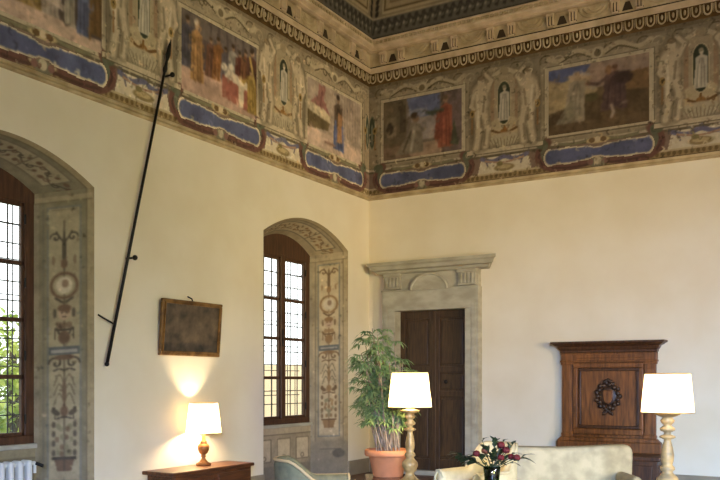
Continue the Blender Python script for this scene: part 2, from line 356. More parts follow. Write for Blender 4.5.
def frieze_ground(c, panels, meds, ztop, zbot, sgn):
    u0, u1 = c.u0, c.u1
    c.mottle(.10, .5); c.mottle(.07, .12)
    q_ = -.06 if u1 <= 0 else .06
    c.rect(min(0,2*q_)*1.3, 4.95, max(0,2*q_)*1.3, 6.1, (158,138,106), .8)
    # top scrolls
    for k in range(int((u1-u0)/.46)):
        x = u0+.2+k*.46; scroll(c, x, 6.12, .12, 1, (104,90,62)); scroll(c, x+.22, 6.10, .10, -1, (176,160,126), .018)
        c.ell(x+.1,6.17,.05,.03,(184,168,130),.7)
    c.rect(u0, 6.24, u1, 6.29, (120,104,74), .7)
    # lower bands
    c.rect(u0, 4.885, u1, 4.93, (188,174,144), .8); c.rect(u0, 4.86, u1, 4.885, (96,84,62), .8)
    c.rect(u0, 4.60, u1, 4.86, (150,132,106)); c.rect(u0, 4.60, u1, 4.86, (122,86,76), .55)
    c.rect(u0, 4.52, u1, 4.60, (158,130,78))
    for k in range(int((u1-u0)/.075)): c.ell(u0+.03+k*.075, 4.56, .024, .03, (112,84,44), .8); 
    c.rect(u0, 4.595, u1, 4.61, (190,170,126)); c.rect(u0, 4.44, u1, 4.52, (176,158,120)); c.rect(u0, 4.505, u1, 4.52, (98,78,48)); c.rect(u0, 4.462, u1, 4.478, (126,106,72))
    for a, b in panels:
        # pale frame with scrolls over
        c.rect(a-.12, zbot-.07, b+.12, ztop+.12, (168,152,120), .75); c.rect(a-.075, zbot-.05, b+.075, ztop+.065, (112,98,72)); c.rect(a-.06, zbot-.035, b+.06, ztop+.05, (190,176,142))
        m = (a+b)/2
        for q in (-1, 1):
            c.curve([(m+q*.1,6.12),(m+q*.3,6.2),(m+q*.55,6.1),(m+q*.72,6.16)], .05, (182,166,130)); c.curve([(m+q*.1,6.07),(m+q*.3,6.15),(m+q*.55,6.06)], .02, (104,90,62))
        c.ell(m,6.12,.1,.08,(186,172,136)); c.ell(m,6.11,.05,.05,(120,104,74))
        # strapwork round the cartouche
        for q, e in ((-1,a),(1,b)):
            c.curve([(e+q*.02,4.95),(e+q*.13,4.82),(e+q*.12,4.68),(e-q*.05,4.58),(e-q*.3,4.57),(e-q*.52,4.60)], .10, (120,72,62)); c.curve([(e+q*.06,4.86),(e+q*.15,4.76),(e+q*.1,4.64)], .025, (92,56,54))
            c.curve([(e-q*.05,4.57),(e-q*.35,4.545),(e-q*.6,4.56)], .03, (96,60,54)); c.ell(e+q*.1,4.93,.09,.07,(92,100,74)); c.curve([(e+q*.04,4.9),(e+q*.09,4.8),(e+q*.06,4.7)], .05, (100,108,84))
            c.curve([(e-q*.15,4.9),(e-q*.4,4.88),(e-q*.62,4.91)], .035, (126,122,88))
        c.ell(m,4.885,.17,.045,(196,170,112)); c.ell(m-.08,4.89,.045,.035,(122,88,50)); c.ell(m+.08,4.89,.045,.035,(122,88,50)); c.ell(m,4.895,.04,.04,(210,190,150))
        c.ell(m,4.58,.13,.07,(122,118,94)); c.ell(m,4.60,.05,.06,(190,178,146)); c.ell(m-.1,4.585,.04,.04,(142,92,84)); c.ell(m+.1,4.585,.04,.04,(142,92,84))
    for m in meds:
        if m < u0-.5 or m > u1+.5: continue
        c.rect(m-.54, zbot-.04, m+.54, 6.2, (152,138,106), .45)
        c.rect(m-.6, 4.93, m+.6, 4.985, (194,178,144)); c.rect(m-.6, 4.915, m+.6, 4.93, (102,86,58))
        # strapwork aedicule round the medallion
        c.rect(m-.24,5.12,m+.24,6.05,(170,152,116),.9); c.rect(m-.215,5.2,m-.16,6.0,(158,108,74),.55); c.rect(m+.16,5.2,m+.215,6.0,(158,108,74),.55)
        c.ell(m,5.24,.25,.16,(196,170,122)); c.ell(m,5.33,.25,.1,(184,164,122)); c.curve([(m-.2,5.25),(m,5.19),(m+.2,5.25)], .03, (128,84,40)); c.ell(m,5.22,.06,.04,(160,104,40)); c.ell(m,5.27,.018,.05,(140,90,36))
        c.ell(m,5.10,.26,.1,(178,164,130)); 
        for k in range(9): c.line([(m-.22+k*.055,5.12),(m-.16+k*.04,5.0)], .012, (110,96,70), .7)
        c.curve([(m-.2,6.05),(m,6.14),(m+.2,6.05)], .05, (188,172,136)); c.ell(m,6.12,.07,.06,(160,140,104))
        nude(c, m-.37, 5.0, 1.12, 1); nude(c, m+.37, 5.0, 1.12, -1)
        # white cloth with blue festoon below
        c.poly([(m-.36,4.86),(m+.36,4.86),(m+.42,4.62),(m-.42,4.62)], (206,194,166)); 
        c.curve([(m-.36,4.84),(m-.18,4.79),(m,4.84),(m+.18,4.79),(m+.36,4.84)], .05, (96,98,142)); c.line([(m-.3,4.83),(m-.26,4.72)], .025, (110,100,120)); c.line([(m+.3,4.83),(m+.26,4.72)], .025, (110,100,120))
        c.curve([(m-.3,4.80),(m,4.755),(m+.3,4.80)], .025, (176,130,104)); c.ell(m,4.68,.16,.055,(150,126,76)); c.ell(m,4.69,.11,.03,(190,166,112)); c.ell(m-.07,4.74,.05,.035,(134,120,70))
    c.ell(q_, 5.53, .075, .29, (184,166,128)); c.ell(q_, 5.53, .055, .26, (64,78,62)); c.ell(q_, 5.5, .022, .17, (132,136,112), .8)
    # gold beads beside the panels
    for a, b in panels:
        for e in (a-.17, b+.17): c.ell(e,5.55,.04,.06,(168,128,56),.9); c.ell(e,5.55,.018,.03,(88,66,34)); c.line([(e,5.46),(e,5.25)], .03, (150,98,50), .8)
def weather(c, n, L, skip=()):
    """small brush strokes of the painted ornament, lighter and darker"""
    for _ in range(n):
        u, v = rng.uniform(c.u0, c.u1), rng.uniform(c.v0, c.v1); a = rng.uniform(0, 6.3); l = rng.uniform(.2, 1)*L; k = rng.uniform(.66, 1.24)
        j = min(c.h-1, int((v-c.v0)/(c.v1-c.v0)*(c.h-1))); i = min(c.w-1, int((u-c.u0)/(c.u1-c.u0)*(c.w-1))); col = np.clip(c.a[j, i]*k*np.array((rng.uniform(.95,1.08), 1, rng.uniform(.9,1.05))), 20, 235)
        c.curve([(u,v),(u+l*.5*math.cos(a),v+l*.5*math.sin(a)),(u+l*.7*math.cos(a+.9),v+l*.8*math.sin(a+.9))], rng.uniform(.01,.022), col, rng.uniform(.25,.6), 3)
def frieze(name, c, fn, parent_name, panels, meds, ztop, zbot, painters, gain):
    p = sempty(name)
    frieze_ground(c, panels, meds, ztop, zbot, 1); weather(c, 2600, .09, panels)
    c.build('painted_frieze', lambda U, V: fn(U, V, .004), p, gain)
    for (a, b), pt in zip(panels, painters):
        a, b = max(a, c.u0+.02), min(b, c.u1-.02)
        q = Canvas(a, b, zbot, ztop, .012, (140,116,100)); pt(q, a, b, zbot, ztop); weather(q, 260, .12); q.mottle(.10,.15); q.mottle(.06,.05); q.blur(2)
        q.build('fresco_scene', lambda U, V: fn(U, V, .012), p, gain)
        k = Canvas(max(a-.14,c.u0), min(b+.14,c.u1), 4.55, 4.89, .011, (76,88,140)); P = cart_poly(a-.03, b+.03, 4.615, 4.825); Q = cart_poly(a-.06, b+.06, 4.588, 4.85)
        inn = k.inside(P); k.a[~inn] = (206,192,154); k.mottle(.14,.2); weather(k, 60, .1)
        k.blur(1); k.build('cartouche', lambda U, V: fn(U, V, .02), p, gain, k.inside(Q))
    for m in meds:
        if m-.2 < c.u0 or m+.2 > c.u1: continue
        k = Canvas(m-.16, m+.16, 5.28, 6.0, .01, (56,66,48)); H = .31; cz = 5.64
        k.mottle(.2,.1); figure(k, m, 5.38, .52, (184,178,158), .01, (110,108,94), (200,186,156), (150,136,104), .16)
        ca = np.hypot(np.maximum(np.abs(k.U-m)-.0,0)/.135, 0); ax = np.abs(k.U-m)/.115; ay = np.maximum(np.abs(k.V-cz)-.15,0)/.19
        d = np.hypot(ax, ay); k.a[d > .86] = (196,176,132); k.blur(1); k.build('medallion', lambda U, V: fn(U, V, .014), p, gain, d < 1)
    # carved lower moulding
    return p
def pA(q, a, b, z0, z1):   # lady's chamber with a rose canopy
    q.rect(a,z0,b,z1,(168,148,132)); 
    for k in range(9): q.rect(b-.75+k*.08,z0+.3,b-.71+k*.08,z1,(146,128,116),.6)
    q.rect(a,z0,b,z0+.24,(196,166,148)); q.poly([(a,z0+.24),(a+.55,z0+.3),(a+.62,z0+.5),(a,z0+.55)],(110,92,56)); q.poly([(a,z0+.5),(a+.6,z0+.42),(a+.6,z0+.56),(a+.1,z0+.66),(a,z0+.64)],(196,178,140))
    q.poly([(a+.3,z1-.02),(a+.5,z1-.04),(a+.42,z1-.2),(a+.62,z0+.52),(a+.42,z0+.6),(a+.06,z0+.62),(a+.28,z1-.2)],(160,98,92)); q.line([(a+.4,z1-.1),(a+.34,z0+.62)],.03,(120,64,62),.7)
    figure(q,a+.84,z0+.08,.84,(96,76,60),0,None,(150,116,90),(70,52,40),.16,0,(64,84,150)); q.poly([(a+.80,z0+.2),(a+.95,z0+.2),(a+.96,z0+.62),(a+.84,z0+.66)],(176,120,74)); q.line([(a+.78,z0+.12),(a+.76,z0+.5)],.05,(82,98,160)); q.line([(a+.98,z0+.08),(a+.96,z0+.45)],.05,(82,98,160)); q.ell(a+.6,z0+.12,.16,.025,(150,112,96))
def pB(q, a, b, z0, z1):   # banquet
    q.rect(a,z0,b,z1,(92,76,78)); q.rect(a,z1-.25,b,z1,(104,92,88)); q.rect(a+.5,z1-.4,b,z1,(116,104,104),.5)
    for k in range(6): q.rect(a+.5+k*.16,z0+.5,a+.54+k*.16,z1,(80,66,66),.6)
    q.poly([(a,z0),(b,z0),(b-.1,z0+.08),(a+.6,z0+.34),(a,z0+.3)],(186,146,128))
    for x,h,cc in ((a+.1,.62,(84,80,96)),(a+.52,.5,(120,74,56)),(a+.66,.55,(160,96,44)),(a+.8,.48,(96,88,100)),(a+.95,.56,(150,144,134)),(a+1.08,.52,(110,52,44)),(a+1.2,.58,(140,84,52)),(a+1.33,.62,(96,56,46))): figure(q,x,z0+.28,h,cc,.01,None,(168,124,92),(74,54,40),.2)
    figure(q,a+.27,z0+.16,.74,(184,128,66),0,(120,78,50),(190,150,110),(206,190,160),.15)
    q.poly([(a+.74,z0+.12),(a+1.24,z0+.06),(a+1.24,z0+.36),(a+.84,z0+.42),(a+.74,z0+.38)],(168,84,70)); q.poly([(a+.78,z0+.38),(a+1.26,z0+.32),(a+1.3,z0+.42),(a+.86,z0+.5)],(206,192,168)); q.poly([(a+1.06,z0+.08),(a+1.16,z0+.08),(a+1.18,z0+.36),(a+1.06,z0+.36)],(206,188,160))
    figure(q,a+1.36,z0+.05,.6,(176,138,52),-.04,None,(176,132,96),(80,58,42),.17,-1); q.line([(a+1.3,z0+.78),(a+1.4,z0+.45)],.04,(196,160,66))
    q.ell(a+.78,z0+.5,.06,.05,(206,196,176)); q.ell(a+.92,z0+.54,.05,.05,(196,188,172))
def pC(q, a, b, z0, z1):
    q.rect(a,z0,b,z1,(88,72,66)); q.poly([(a,z0),(b,z0),(b,z0+.12),(a,z0+.22)],(196,162,140))
    for x,h,cc in ((b-1.2,.7,(150,116,60)),(b-1.02,.6,(160,118,54)),(b-.86,.66,(170,132,66)),(b-.66,.5,(166,150,136)),(b-.1,.76,(120,84,44))): figure(q,x,z0+.16,h,cc,0,None,(170,128,92),(90,62,44),.2,0)
    q.poly([(b-.74,z0+.3),(b-.5,z0+.26),(b-.55,z0+.5),(b-.7,z0+.8)],(186,166,152)); figure(q,b-.42,z0+.14,.55,(170,160,140),0,None,(170,128,92),(90,62,44),.12); figure(q,b-.24,z0+.1,.6,(84,96,140),0,None,(170,128,92),(90,62,44),.14)
    q.line([(b-.16,z0+.1),(b-.14,z0+.9)],.03,(140,96,48))
def pD(q, a, b, z0, z1):   # kneeling petitioner
    q.rect(a,z0,b,z1,(120,106,92)); q.poly([(a+.42,z1),(a+1.0,z1),(a+1.0,z1-.35),(a+.5,z1-.32)],(88,106,164)); q.ell(a+.62,z1-.26,.18,.07,(150,156,180),.7); q.rect(a+.5,z0+.25,a+.95,z1-.33,(150,138,136))
    q.rect(a,z0+.2,a+.42,z1,(112,96,72)); q.rect(a+.06,z0+.35,a+.24,z0+.68,(134,116,86)); q.rect(a+.3,z0+.4,a+.4,z1-.1,(88,74,54)); q.ell(a+.12,z0+.5,.06,.1,(70,58,44))
    q.rect(a,z0,b,z0+.2,(168,134,108)); q.poly([(a,z0),(a+.5,z0),(a+.3,z0+.24),(a,z0+.26)],(118,92,72),.7); q.rect(b-.3,z0,b,z1,(112,92,92)); q.rect(b-.34,z0,b-.3,z1,(92,74,70))
    q.poly([(a+.22,z0+.06),(a+.72,z0+.06),(a+.7,z0+.3),(a+.66,z0+.5),(a+.5,z0+.55),(a+.42,z0+.35)],(128,116,96)); q.line([(a+.5,z0+.1),(a+.56,z0+.45)],.05,(166,156,136)); q.line([(a+.36,z0+.1),(a+.5,z0+.4)],.03,(84,74,60)); q.line([(a+.56,z0+.45),(a+.72,z0+.4)],.06,(140,128,108)); q.ell(a+.58,z0+.6,.06,.07,(150,112,84)); q.ell(a+.56,z0+.65,.07,.05,(84,64,48))
    figure(q,a+1.1,z0+.08,.8,(170,78,54),0,(112,46,34),(160,120,90),(110,84,64),.15); q.poly([(a+.9,z0+.22),(a+1.02,z0+.2),(a+1.06,z0+.6),(a+.95,z0+.66)],(150,66,48)); q.line([(a+1.04,z0+.66),(a+.86,z0+.64),(a+.78,z0+.66)],.06,(70,82,64)); q.poly([(a+1.18,z0+.1),(a+1.32,z0+.08),(a+1.24,z0+.5)],(76,84,62))
def pE(q, a, b, z0, z1):   # meeting in a landscape
    q.rect(a,z0,b,z1,(120,96,62)); q.rect(a,z1-.36,b,z1,(156,128,110)); q.poly([(a,z1),(a+.62,z1),(a+.5,z1-.16),(a+.2,z1-.2),(a,z1-.14)],(76,92,150)); q.ell(a+.45,z1-.16,.18,.05,(170,160,150),.8)
    q.poly([(a,z0+.3),(a,z1-.16),(a+.15,z1-.22),(a+.3,z1-.18),(a+.55,z1-.2),(a+.72,z0+.55),(a+.5,z0+.42)],(176,152,104)); q.poly([(b-.55,z0+.4),(b-.3,z0+.72),(b,z1-.2),(b,z0+.2)],(136,98,56)); q.poly([(a,z0),(b,z0),(b,z0+.46),(b-.5,z0+.5),(a+.5,z0+.42),(a,z0+.26)],(96,74,46)); q.rect(a,z0,b,z0+.14,(110,84,54),.6)
    q.ell(a+.62,z0+.46,.1,.06,(88,80,44)); figure(q,a+.36,z0+.14,.72,(156,142,118),.06,(104,96,76),(166,130,100),(140,110,80),.2,1); q.poly([(a+.1,z0+.14),(a+.4,z0+.14),(a+.34,z0+.5)],(130,122,96)); q.poly([(a+.3,z0+.74),(a+.6,z0+.7),(a+.62,z0+.76),(a+.3,z0+.82)],(180,150,116))
    figure(q,a+.93,z0+.24,.62,(92,66,66),.02,(60,40,42),(150,104,80),(100,62,40),.27,-1); q.ell(a+1.06,z0+.66,.14,.09,(74,54,52)); q.line([(a+.9,z0+.3),(a+.93,z0+.2),(a+.9,z0+.14)],.04,(160,140,120)); q.line([(a+1.02,z0+.3),(a+1.1,z0+.32)],.04,(130,104,96)); q.ell(a+.86,z0+.8,.045,.07,(150,104,66))
def pF(q, a, b, z0, z1): q.rect(a,z0,b,z1,(126,104,80)); q.poly([(a,z0),(b,z0),(b,z0+.3),(a,z0+.2)],(150,120,96)); figure(q,(a+b)/2,z0+.1,.75,(150,90,60))
GL, GR = 1.08, .86  # left paint lifted and right lowered to put the light difference into colour
cL = Canvas(-8.4, 0, ZF0, ZF1, .012, G0)
fL = lambda U, V, o: (o, U, V)
frieze('trim_1', cL, fL, '', [(-1.80,-.29),(-4.44,-3.0),(-7.14,-5.66)], [-2.39,-5.05,-7.75], 5.91, 4.95, [pA,pB,pC], GL)
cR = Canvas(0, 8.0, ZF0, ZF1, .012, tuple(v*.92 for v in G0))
fR = lambda U, V, o: (U, -o, V)
frieze('trim_2', cR, fR, '', [(.28,1.65),(3.02,4.43),(5.76,7.2)], [2.335,5.09,7.8], 5.98, 5.04, [pD,pE,pF], GR)
# moulding under the frieze, cornice and cove: profiles swept along both walls and mitred in the corner
def sweep(name, prof, m, parent, smooth=False, La=9.5, Lb=10.0):
    V = []; F = []; n = len(prof)
    for p, z in prof: V += [(p,-La,z),(p,-p,z),(Lb,-p,z)]
    for i in range(n-1):
        for k in range(2): F.append((i*3+k, i*3+k+1, (i+1)*3+k+1, (i+1)*3+k))
    return pydata(name, V, F, m, parent, smooth)
cor = sempty('trim_3')
sweep('lower_moulding', [(0,4.425),(.03,4.43),(.045,4.445),(.03,4.46),(.025,4.475),(.04,4.485),(.04,4.50),(.0,4.505)], M['cornice'], cor)
sweep('egg_moulding', [(0,6.288),(.02,6.29),(.035,6.44),(.085,6.455)], M['cornice_dk'], cor)
sweep('fascia', [(.085,6.452),(.10,6.455),(.10,6.475),(.075,6.48),(.075,6.55),(.06,6.552)], M['cornice_lt'], cor)
sweep('console_band', [(.05,6.576),(.05,6.78),(.10,6.785)], M['cornice'], cor)
sweep('crown_moulding', [(.10,6.78),(.15,6.79),(.15,6.81),(.20,6.83),(.21,6.86),(.18,6.87),(.17,6.93),(.19,6.94),(.19,6.96),(.14,6.985)], M['cornice_lt'], cor)
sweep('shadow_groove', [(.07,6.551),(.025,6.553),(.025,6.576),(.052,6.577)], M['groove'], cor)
def wallpt(side, s, p, z): return (p, -s, z) if side == 0 else (s, -p, z)
eg = MB()
for side, n in ((0,62),(1,58)):
    for k in range(n):
        s = .11+k*.145
        pts = [wallpt(side, s+.048*math.cos(a), .058-.004*math.sin(a), 6.372+.062*math.sin(a)) for a in np.linspace(math.pi, 2*math.pi, 9)]
        pts = [wallpt(side, s-.05, .074, 6.445)]+pts+[wallpt(side, s+.05, .074, 6.445)]
        eg.tube(pts, .0115, 6); c = wallpt(side, s, .05, 6.40); r = (.018,.018,.038); eg.ball(c, r, 8, 5)
        eg.tube([wallpt(side, s+.0725, .058, 6.445), wallpt(side, s+.0725, .05, 6.33)], [.008,.003], 5)
eg.build('egg_and_dart', M['cornice'], cor, smooth=True)
cs = MB(); dk = MB(); sw = MB()
for side in (0,1):
    for k in range(8):
        s0 = .47+.92*k
        for d in (-.165, .165):
            s = s0+d
            def bx(mb, a, b, p0, p1, z0, z1):
                A = wallpt(side,a,p0,z0); B = wallpt(side,b,p1,z1)
                mb.box(tuple(min(x,y) for x,y in zip(A,B)), tuple(max(x,y) for x,y in zip(A,B)))
            bx(cs, s-.06, s+.06, .05, .10, 6.74, 6.775)
            for q in (-.042,0,.042): bx(cs, s+q-.011, s+q+.011, .05, .095, 6.615, 6.74)
            bx(dk, s-.05, s+.05, .05, .062, 6.60, 6.74); bx(cs, s-.045, s+.045, .05, .085, 6.58, 6.605)
        t = [wallpt(side,s0-.075,.056,6.60),wallpt(side,s0+.075,.056,6.60),wallpt(side,s0+.03,.056,6.72),wallpt(side,s0-.03,.056,6.72)]
        dk.add(t, [(0,1,2,3)])
        m = s0+.46
        if m < 9:
            for rr in (.2,.14,.08): sw.tube([wallpt(side,m+rr*1.1*math.cos(a),.055,6.77-.16*rr/.2*math.sin(a)) for a in np.linspace(.1,math.pi-.1,9)], .012, 5)
cs.build('console', M['cornice_lt'], cor); dk.build('console_shield', M['groove'], cor); sw.build('shell_relief', M['cornice'], cor, smooth=True)
dn = MB()
for side in (0,1):
    for k in range(110):
        s = .24+k*.075; A = wallpt(side,s,.165,6.885); B = wallpt(side,s+.04,.195,6.925)
        dn.box(tuple(min(x,y) for x,y in zip(A,B)), tuple(max(x,y) for x,y in zip(A,B)))
dn.build('dentil', M['cornice'], cor)
cove = sempty('trim_4')
def cove_p(V): return .14+.16*((V-6.98)/.87)**1.3
for side in (0,1):
    c = Canvas(0, 8, 6.98, 7.85, .014, (140,122,88)); c.mottle(.12,.3)
    c.rect(0,6.98,8,7.28,(98,94,82)); c.rect(0,7.27,8,7.30,(170,152,112)); c.rect(0,6.98,8,7.0,(64,56,44))
    for k in range(64):
        x = .07+k*.125; z = 7.135
        c.curve([(x-.06,z-.08),(x-.02,z+.06),(x+.05,z+.02),(x+.07,z+.1)], .022, (62,58,50)); c.ell(x+.05,z-.06,.03,.022,(58,54,48)); c.ell(x-.03,z+.09,.025,.03,(60,56,50)); c.ell(x+.0,z,.018,.02,(150,140,116))
    a = 0
    for u in (.16, 1.7, 3.3, 4.9, 6.5):
        c.rect(u,7.33,u+1.36,7.85,(178,158,112)); c.rect(u+.03,7.36,u+1.33,7.85,(104,82,48)); c.rect(u+.06,7.39,u+1.30,7.85,(168,146,100)); c.rect(u+.13,7.46,u+1.23,7.85,(130,106,66)); c.rect(u+.16,7.49,u+1.20,7.85,(158,132,92))
        c.ell(u+.68,7.72,.34,.16,(126,88,80)); c.ell(u+.3,7.62,.08,.05,(110,80,60)); c.ell(u+1.06,7.62,.08,.05,(110,80,60)); c.line([(u+.2,7.55),(u+1.16,7.55)],.025,(120,96,60))
        for k in range(6): c.ell(u-.09,7.36+k*.09,.03,.03,(52,46,38))
    for k in range(6): c.ell(.06,7.33+k*.09,.03,.03,(48,42,36))
    c.blur(1)
    c.build('painted_cove', (lambda U, V: (cove_p(V), -cove_p(V)-U, V)) if side == 0 else (lambda U, V: (cove_p(V)+U, -cove_p(V), V)), cove, .92)

# ------------------------------------------------------------------ painted window niches
def grotesque(c, u0, u1, zb, zt, col1, col2, blue, seed):
    """candelabra ornament, mirrored about the middle of the strip"""
    r = random.Random(seed); m = (u0+u1)/2; hw = (u1-u0)/2; z = zb+.06
    c.poly([(m-.07,z),(m+.07,z),(m+.1,z+.12),(m-.1,z+.12)], col1); c.rect(m-.12,z+.12,m+.12,z+.15,col2); c.line([(m,z),(m,zt-.1)], .014, col2, .8); z += .17
    kinds = ['bush','bird','frond','scroll','plaque','vase','mask','medal','lily','urn']; i = 0
    while z < zt-.3:
        k = kinds[i % len(kinds)]; i += 1
        if k == 'bush':
            for _ in range(9):
                a, b = r.uniform(.0,.5)*hw, z+r.uniform(0,.34)
                for q in (-1,1): c.ell(m+q*a,b,.022,.03,col1 if r.random()<.5 else (130,128,92),.8)
            for q in (-1,1):
                for e in range(4): c.ell(m+q*hw*.62,z+.02+e*.1,.02,.034,col2,.8)
            z += .38
        elif k == 'bird':
            for q in (-1,1): c.ell(m+q*hw*.5,z+.07,.05,.028,col2,.9,q*.6); c.line([(m+q*hw*.5,z+.05),(m+q*hw*.55,z)],.01,col2); c.ell(m+q*hw*.62,z+.11,.018,.018,col2)
            c.ell(m,z+.08,.04,.055,col1); c.curve([(m-hw*.45,z+.0),(m,z+.02),(m+hw*.45,z+.0)],.014,col2); z += .17
        elif k == 'frond':
            for q in (-1,1):
                for e in (0,.1,.2): c.curve([(m,z+e),(m+q*hw*.3,z+e+.1),(m+q*hw*.6,z+e-.02)],.012,(120,110,84)); 
            c.ell(m,z+.12,.022,.13,col1,.8); z += .34
        elif k == 'scroll':
            for q in (-1,1): scroll(c,m+q*hw*.48,z+.08,.075,q,col2,.018); c.curve([(m,z),(m+q*hw*.3,z+.02),(m+q*hw*.62,z+.0)],.014,col2)
            z += .17
        elif k == 'plaque':
            c.rect(m-.15,z,m+.15,z+.08,blue); c.rect(m-.13,z+.025,m+.13,z+.055,(150,150,146)); c.ell(m,z-.03,.1,.03,col1); z += .12
        elif k == 'vase':
            c.ell(m,z+.06,.06,.07,col1); c.rect(m-.08,z+.13,m+.08,z+.15,col2); 
            for q in (-1,1): c.curve([(m+q*.05,z+.1),(m+q*hw*.5,z+.16),(m+q*hw*.55,z+.05)],.014,col2)
            for e in (-1,0,1): c.ell(m+e*.05,z+.19,.03,.035,col1,.8)
            z += .24
        elif k == 'mask':
            c.ell(m,z+.08,.065,.08,(182,150,120)); c.ell(m,z+.13,.07,.04,col1); c.ell(m-.025,z+.08,.01,.008,col2); c.ell(m+.025,z+.08,.01,.008,col2); c.line([(m-.02,z+.04),(m+.02,z+.04)],.008,col2)
            for q in (-1,1): c.ell(m+q*hw*.55,z+.08,.02,.05,col2,.8)
            z += .2
        elif k == 'medal':
            c.curve([(m-hw*.5,z+.04),(m,z-.01),(m+hw*.5,z+.04)],.018,col2); c.ring(m,z+.17,.13,.13,.03,col1); c.ell(m,z+.17,.085,.09,(196,184,154)); c.ell(m-.01,z+.19,.035,.045,(150,120,96)); z += .34
        elif k == 'lily':
            c.ell(m,z+.2,.02,.2,col2,.9); c.ell(m,z+.06,.035,.05,col1)
            for q in (-1,1): scroll(c,m+q*hw*.5,z+.34,.055,q,col2,.016); c.curve([(m,z+.28),(m+q*hw*.25,z+.34),(m+q*hw*.45,z+.40)],.014,col2); c.ell(m+q*hw*.62,z+.1,.015,.05,col1,.7)
            z += .48
        else:
            c.curve([(m-hw*.5,z+.06),(m-hw*.2,z+.1),(m,z+.04),(m+hw*.2,z+.1),(m+hw*.5,z+.06)],.022,col2); c.curve([(m,z+.1),(m+.06,z+.2),(m+.02,z+.28)],.03,col1); z += .26
def niche(n, c0, ground, inner, c1, c2, seed, gain):
    root = sempty('window_%d' % n, (0, -c0, 0))
    W = math.hypot(DEP, HW-HI)
    def strip(c, hgt):
        c.mottle(.08,.5); c.mottle(.06,.1)
        c.rect(0,0,.075,hgt,(170,150,106),.8); c.rect(.075,0,.085,hgt,(116,104,78)); c.rect(W-.05,0,W,hgt,(150,140,116),.6); c.rect(W-.1,0,W-.085,hgt,(116,110,92),.7)
    for sgn, nm in ((1,'reveal'),(-1,'reveal')):
        c = Canvas(0, W, 0, SPO, .011, ground); strip(c, SPO)
        b0, b1 = .13, W-.13; zb = .42 if n == 1 else .62
        c.rect(b0,zb,b1,3.36,(118,122,112)); c.rect(b0+.022,zb+.022,b1-.022,3.338,inner); c.rect(b0+.036,zb+.036,b1-.036,3.324,tuple(v*.86 for v in inner)); c.rect(b0+.044,zb+.044,b1-.044,3.316,inner)
        c.rect(.02,3.42,W,3.47,(176,160,122),.6); c.rect(.02,3.405,W,3.42,(104,92,66),.6)
        c.mottle(.06,.2)
        grotesque(c, b0, b1, zb+.08, 3.30, c1, c2, (94,102,106), seed)
        # scuffed plaster low down
        g = (134,122,98); k = vnoise(c.h, c.w, 14); mask = np.clip((((.36 if n == 1 else .66)-c.V)/.14+ (k-.5)*2.2), 0, 1)*(c.V < 1.1); c.a = c.a*(1-mask[...,None]*.85)+np.array(g)*mask[...,None]*.85
        weather(c, 140, .05); c.rect(0,0,W,.24,(136,124,98)); c.rect(.1,.42,W-.16,.435,(84,80,70),.8); c.ell(.15,.36,.1,.07,(92,88,76),.8)
        c.blur(1)
        def fn(U, V, sgn=sgn):
            t = U/W; return (-DEP*t, sgn*(HW-(HW-HI)*t), V*(1+(SPI/SPO-1)*t))
        c.build('reveal', fn, root, gain)
    Ls = 2.25
    c = Canvas(-1, 1, 0, W, .011, ground); c.a[:] = ground; c.mottle(.1,.3)
    c = Canvas(-Ls/2, Ls/2, 0, W, .011, ground); c.mottle(.08,.5); c.mottle(.06,.1)
    c.rect(-9,0,9,.075,(176,154,108),.8); c.rect(-9,.075,9,.087,(110,96,68)); c.rect(-Ls/2+.1,.14,Ls/2-.1,W-.14,(122,112,88)); c.rect(-Ls/2+.125,.162,Ls/2-.125,W-.162,inner)
    for k in range(11):
        x = -1.0+k*.2; q = 1 if k % 2 else -1
        c.curve([(x,W/2-.06*q),(x+.06,W/2),(x+.14,W/2+.05*q),(x+.2,W/2+.06*q)],.012,c2,.8); c.ell(x+.05,W/2+.07*q,.035,.03,c1); c.ell(x+.13,W/2-.06*q,.025,.025,c1); scroll(c,x+.04,W/2-.03*q,.045,q,c2,.012); scroll(c,x+.13,W/2+.05*q,.04,-q,c1,.014); c.ell(x+.1,W/2-.09*q,.03,.014,(120,118,88),.8,.7*q)
    for e in (-.55,.55): c.rect(e-.01,.14,e+.01,W-.14,(122,112,88))
    c.blur(1)
    def fs(U, V):
        t = U/(Ls/2); k = V/W
        return (-DEP*k, (HW+(HI-HW)*k)*t, (SPO+RO*(1-t*t))*(1-k)+(SPI+RI*(1-t*t))*k)
    c.build('arch_soffit', fs, root, gain)
    # parapet with painted panels under the window
    c = Canvas(-HI, HI, 0, .84, .011, ground); c.mottle(.1,.3); c.rect(-1,.70,1,.84,tuple(v*1.08 for v in ground)); c.rect(-1,.69,1,.70,(104,92,68)); c.rect(-1,0,1,.24,(136,124,98))
    for x in (-.48,0,.48):
        c.rect(x-.17,.30,x+.17,.64,(112,98,72)); c.rect(x-.155,.315,x+.155,.625,tuple(v*1.06 for v in inner)); c.ring(x,.36,.04,.03,.012,(116,98,70))
    k = vnoise(c.h, c.w, 16); mask = np.clip((.30-c.V)/.1+(k-.5)*2.5,0,1)*(c.V < .6)*.8; c.a = c.a*(1-mask[...,None])+np.array((134,122,100))*mask[...,None]
    c.blur(1); c.build('parapet', lambda U, V: (-DEP+.02, U, V), root, gain)
    MB().box((-DEP-.06,-HI,.795),(-DEP+.06,HI,.845)).build('sill', M['stone'] if n == 2 else M['rad2'], root, bevel=.01)
    # wooden frame: arched head, stiles, bottom rail, mullion; two sashes of leaded panes
    y0, y1 = -HI, HI; st = .11; f = MB()
    f.box((-DEP-.08,y0-.05,.82),(-DEP+.0,y1+.05,.93)); 
    for q in (-1,1): f.box((-DEP-.08,min(q*(HI+.05),q*(HI-st)),.93),(-DEP,max(q*(HI+.05),q*(HI-st)),3.37))
    N = 18; F1 = []
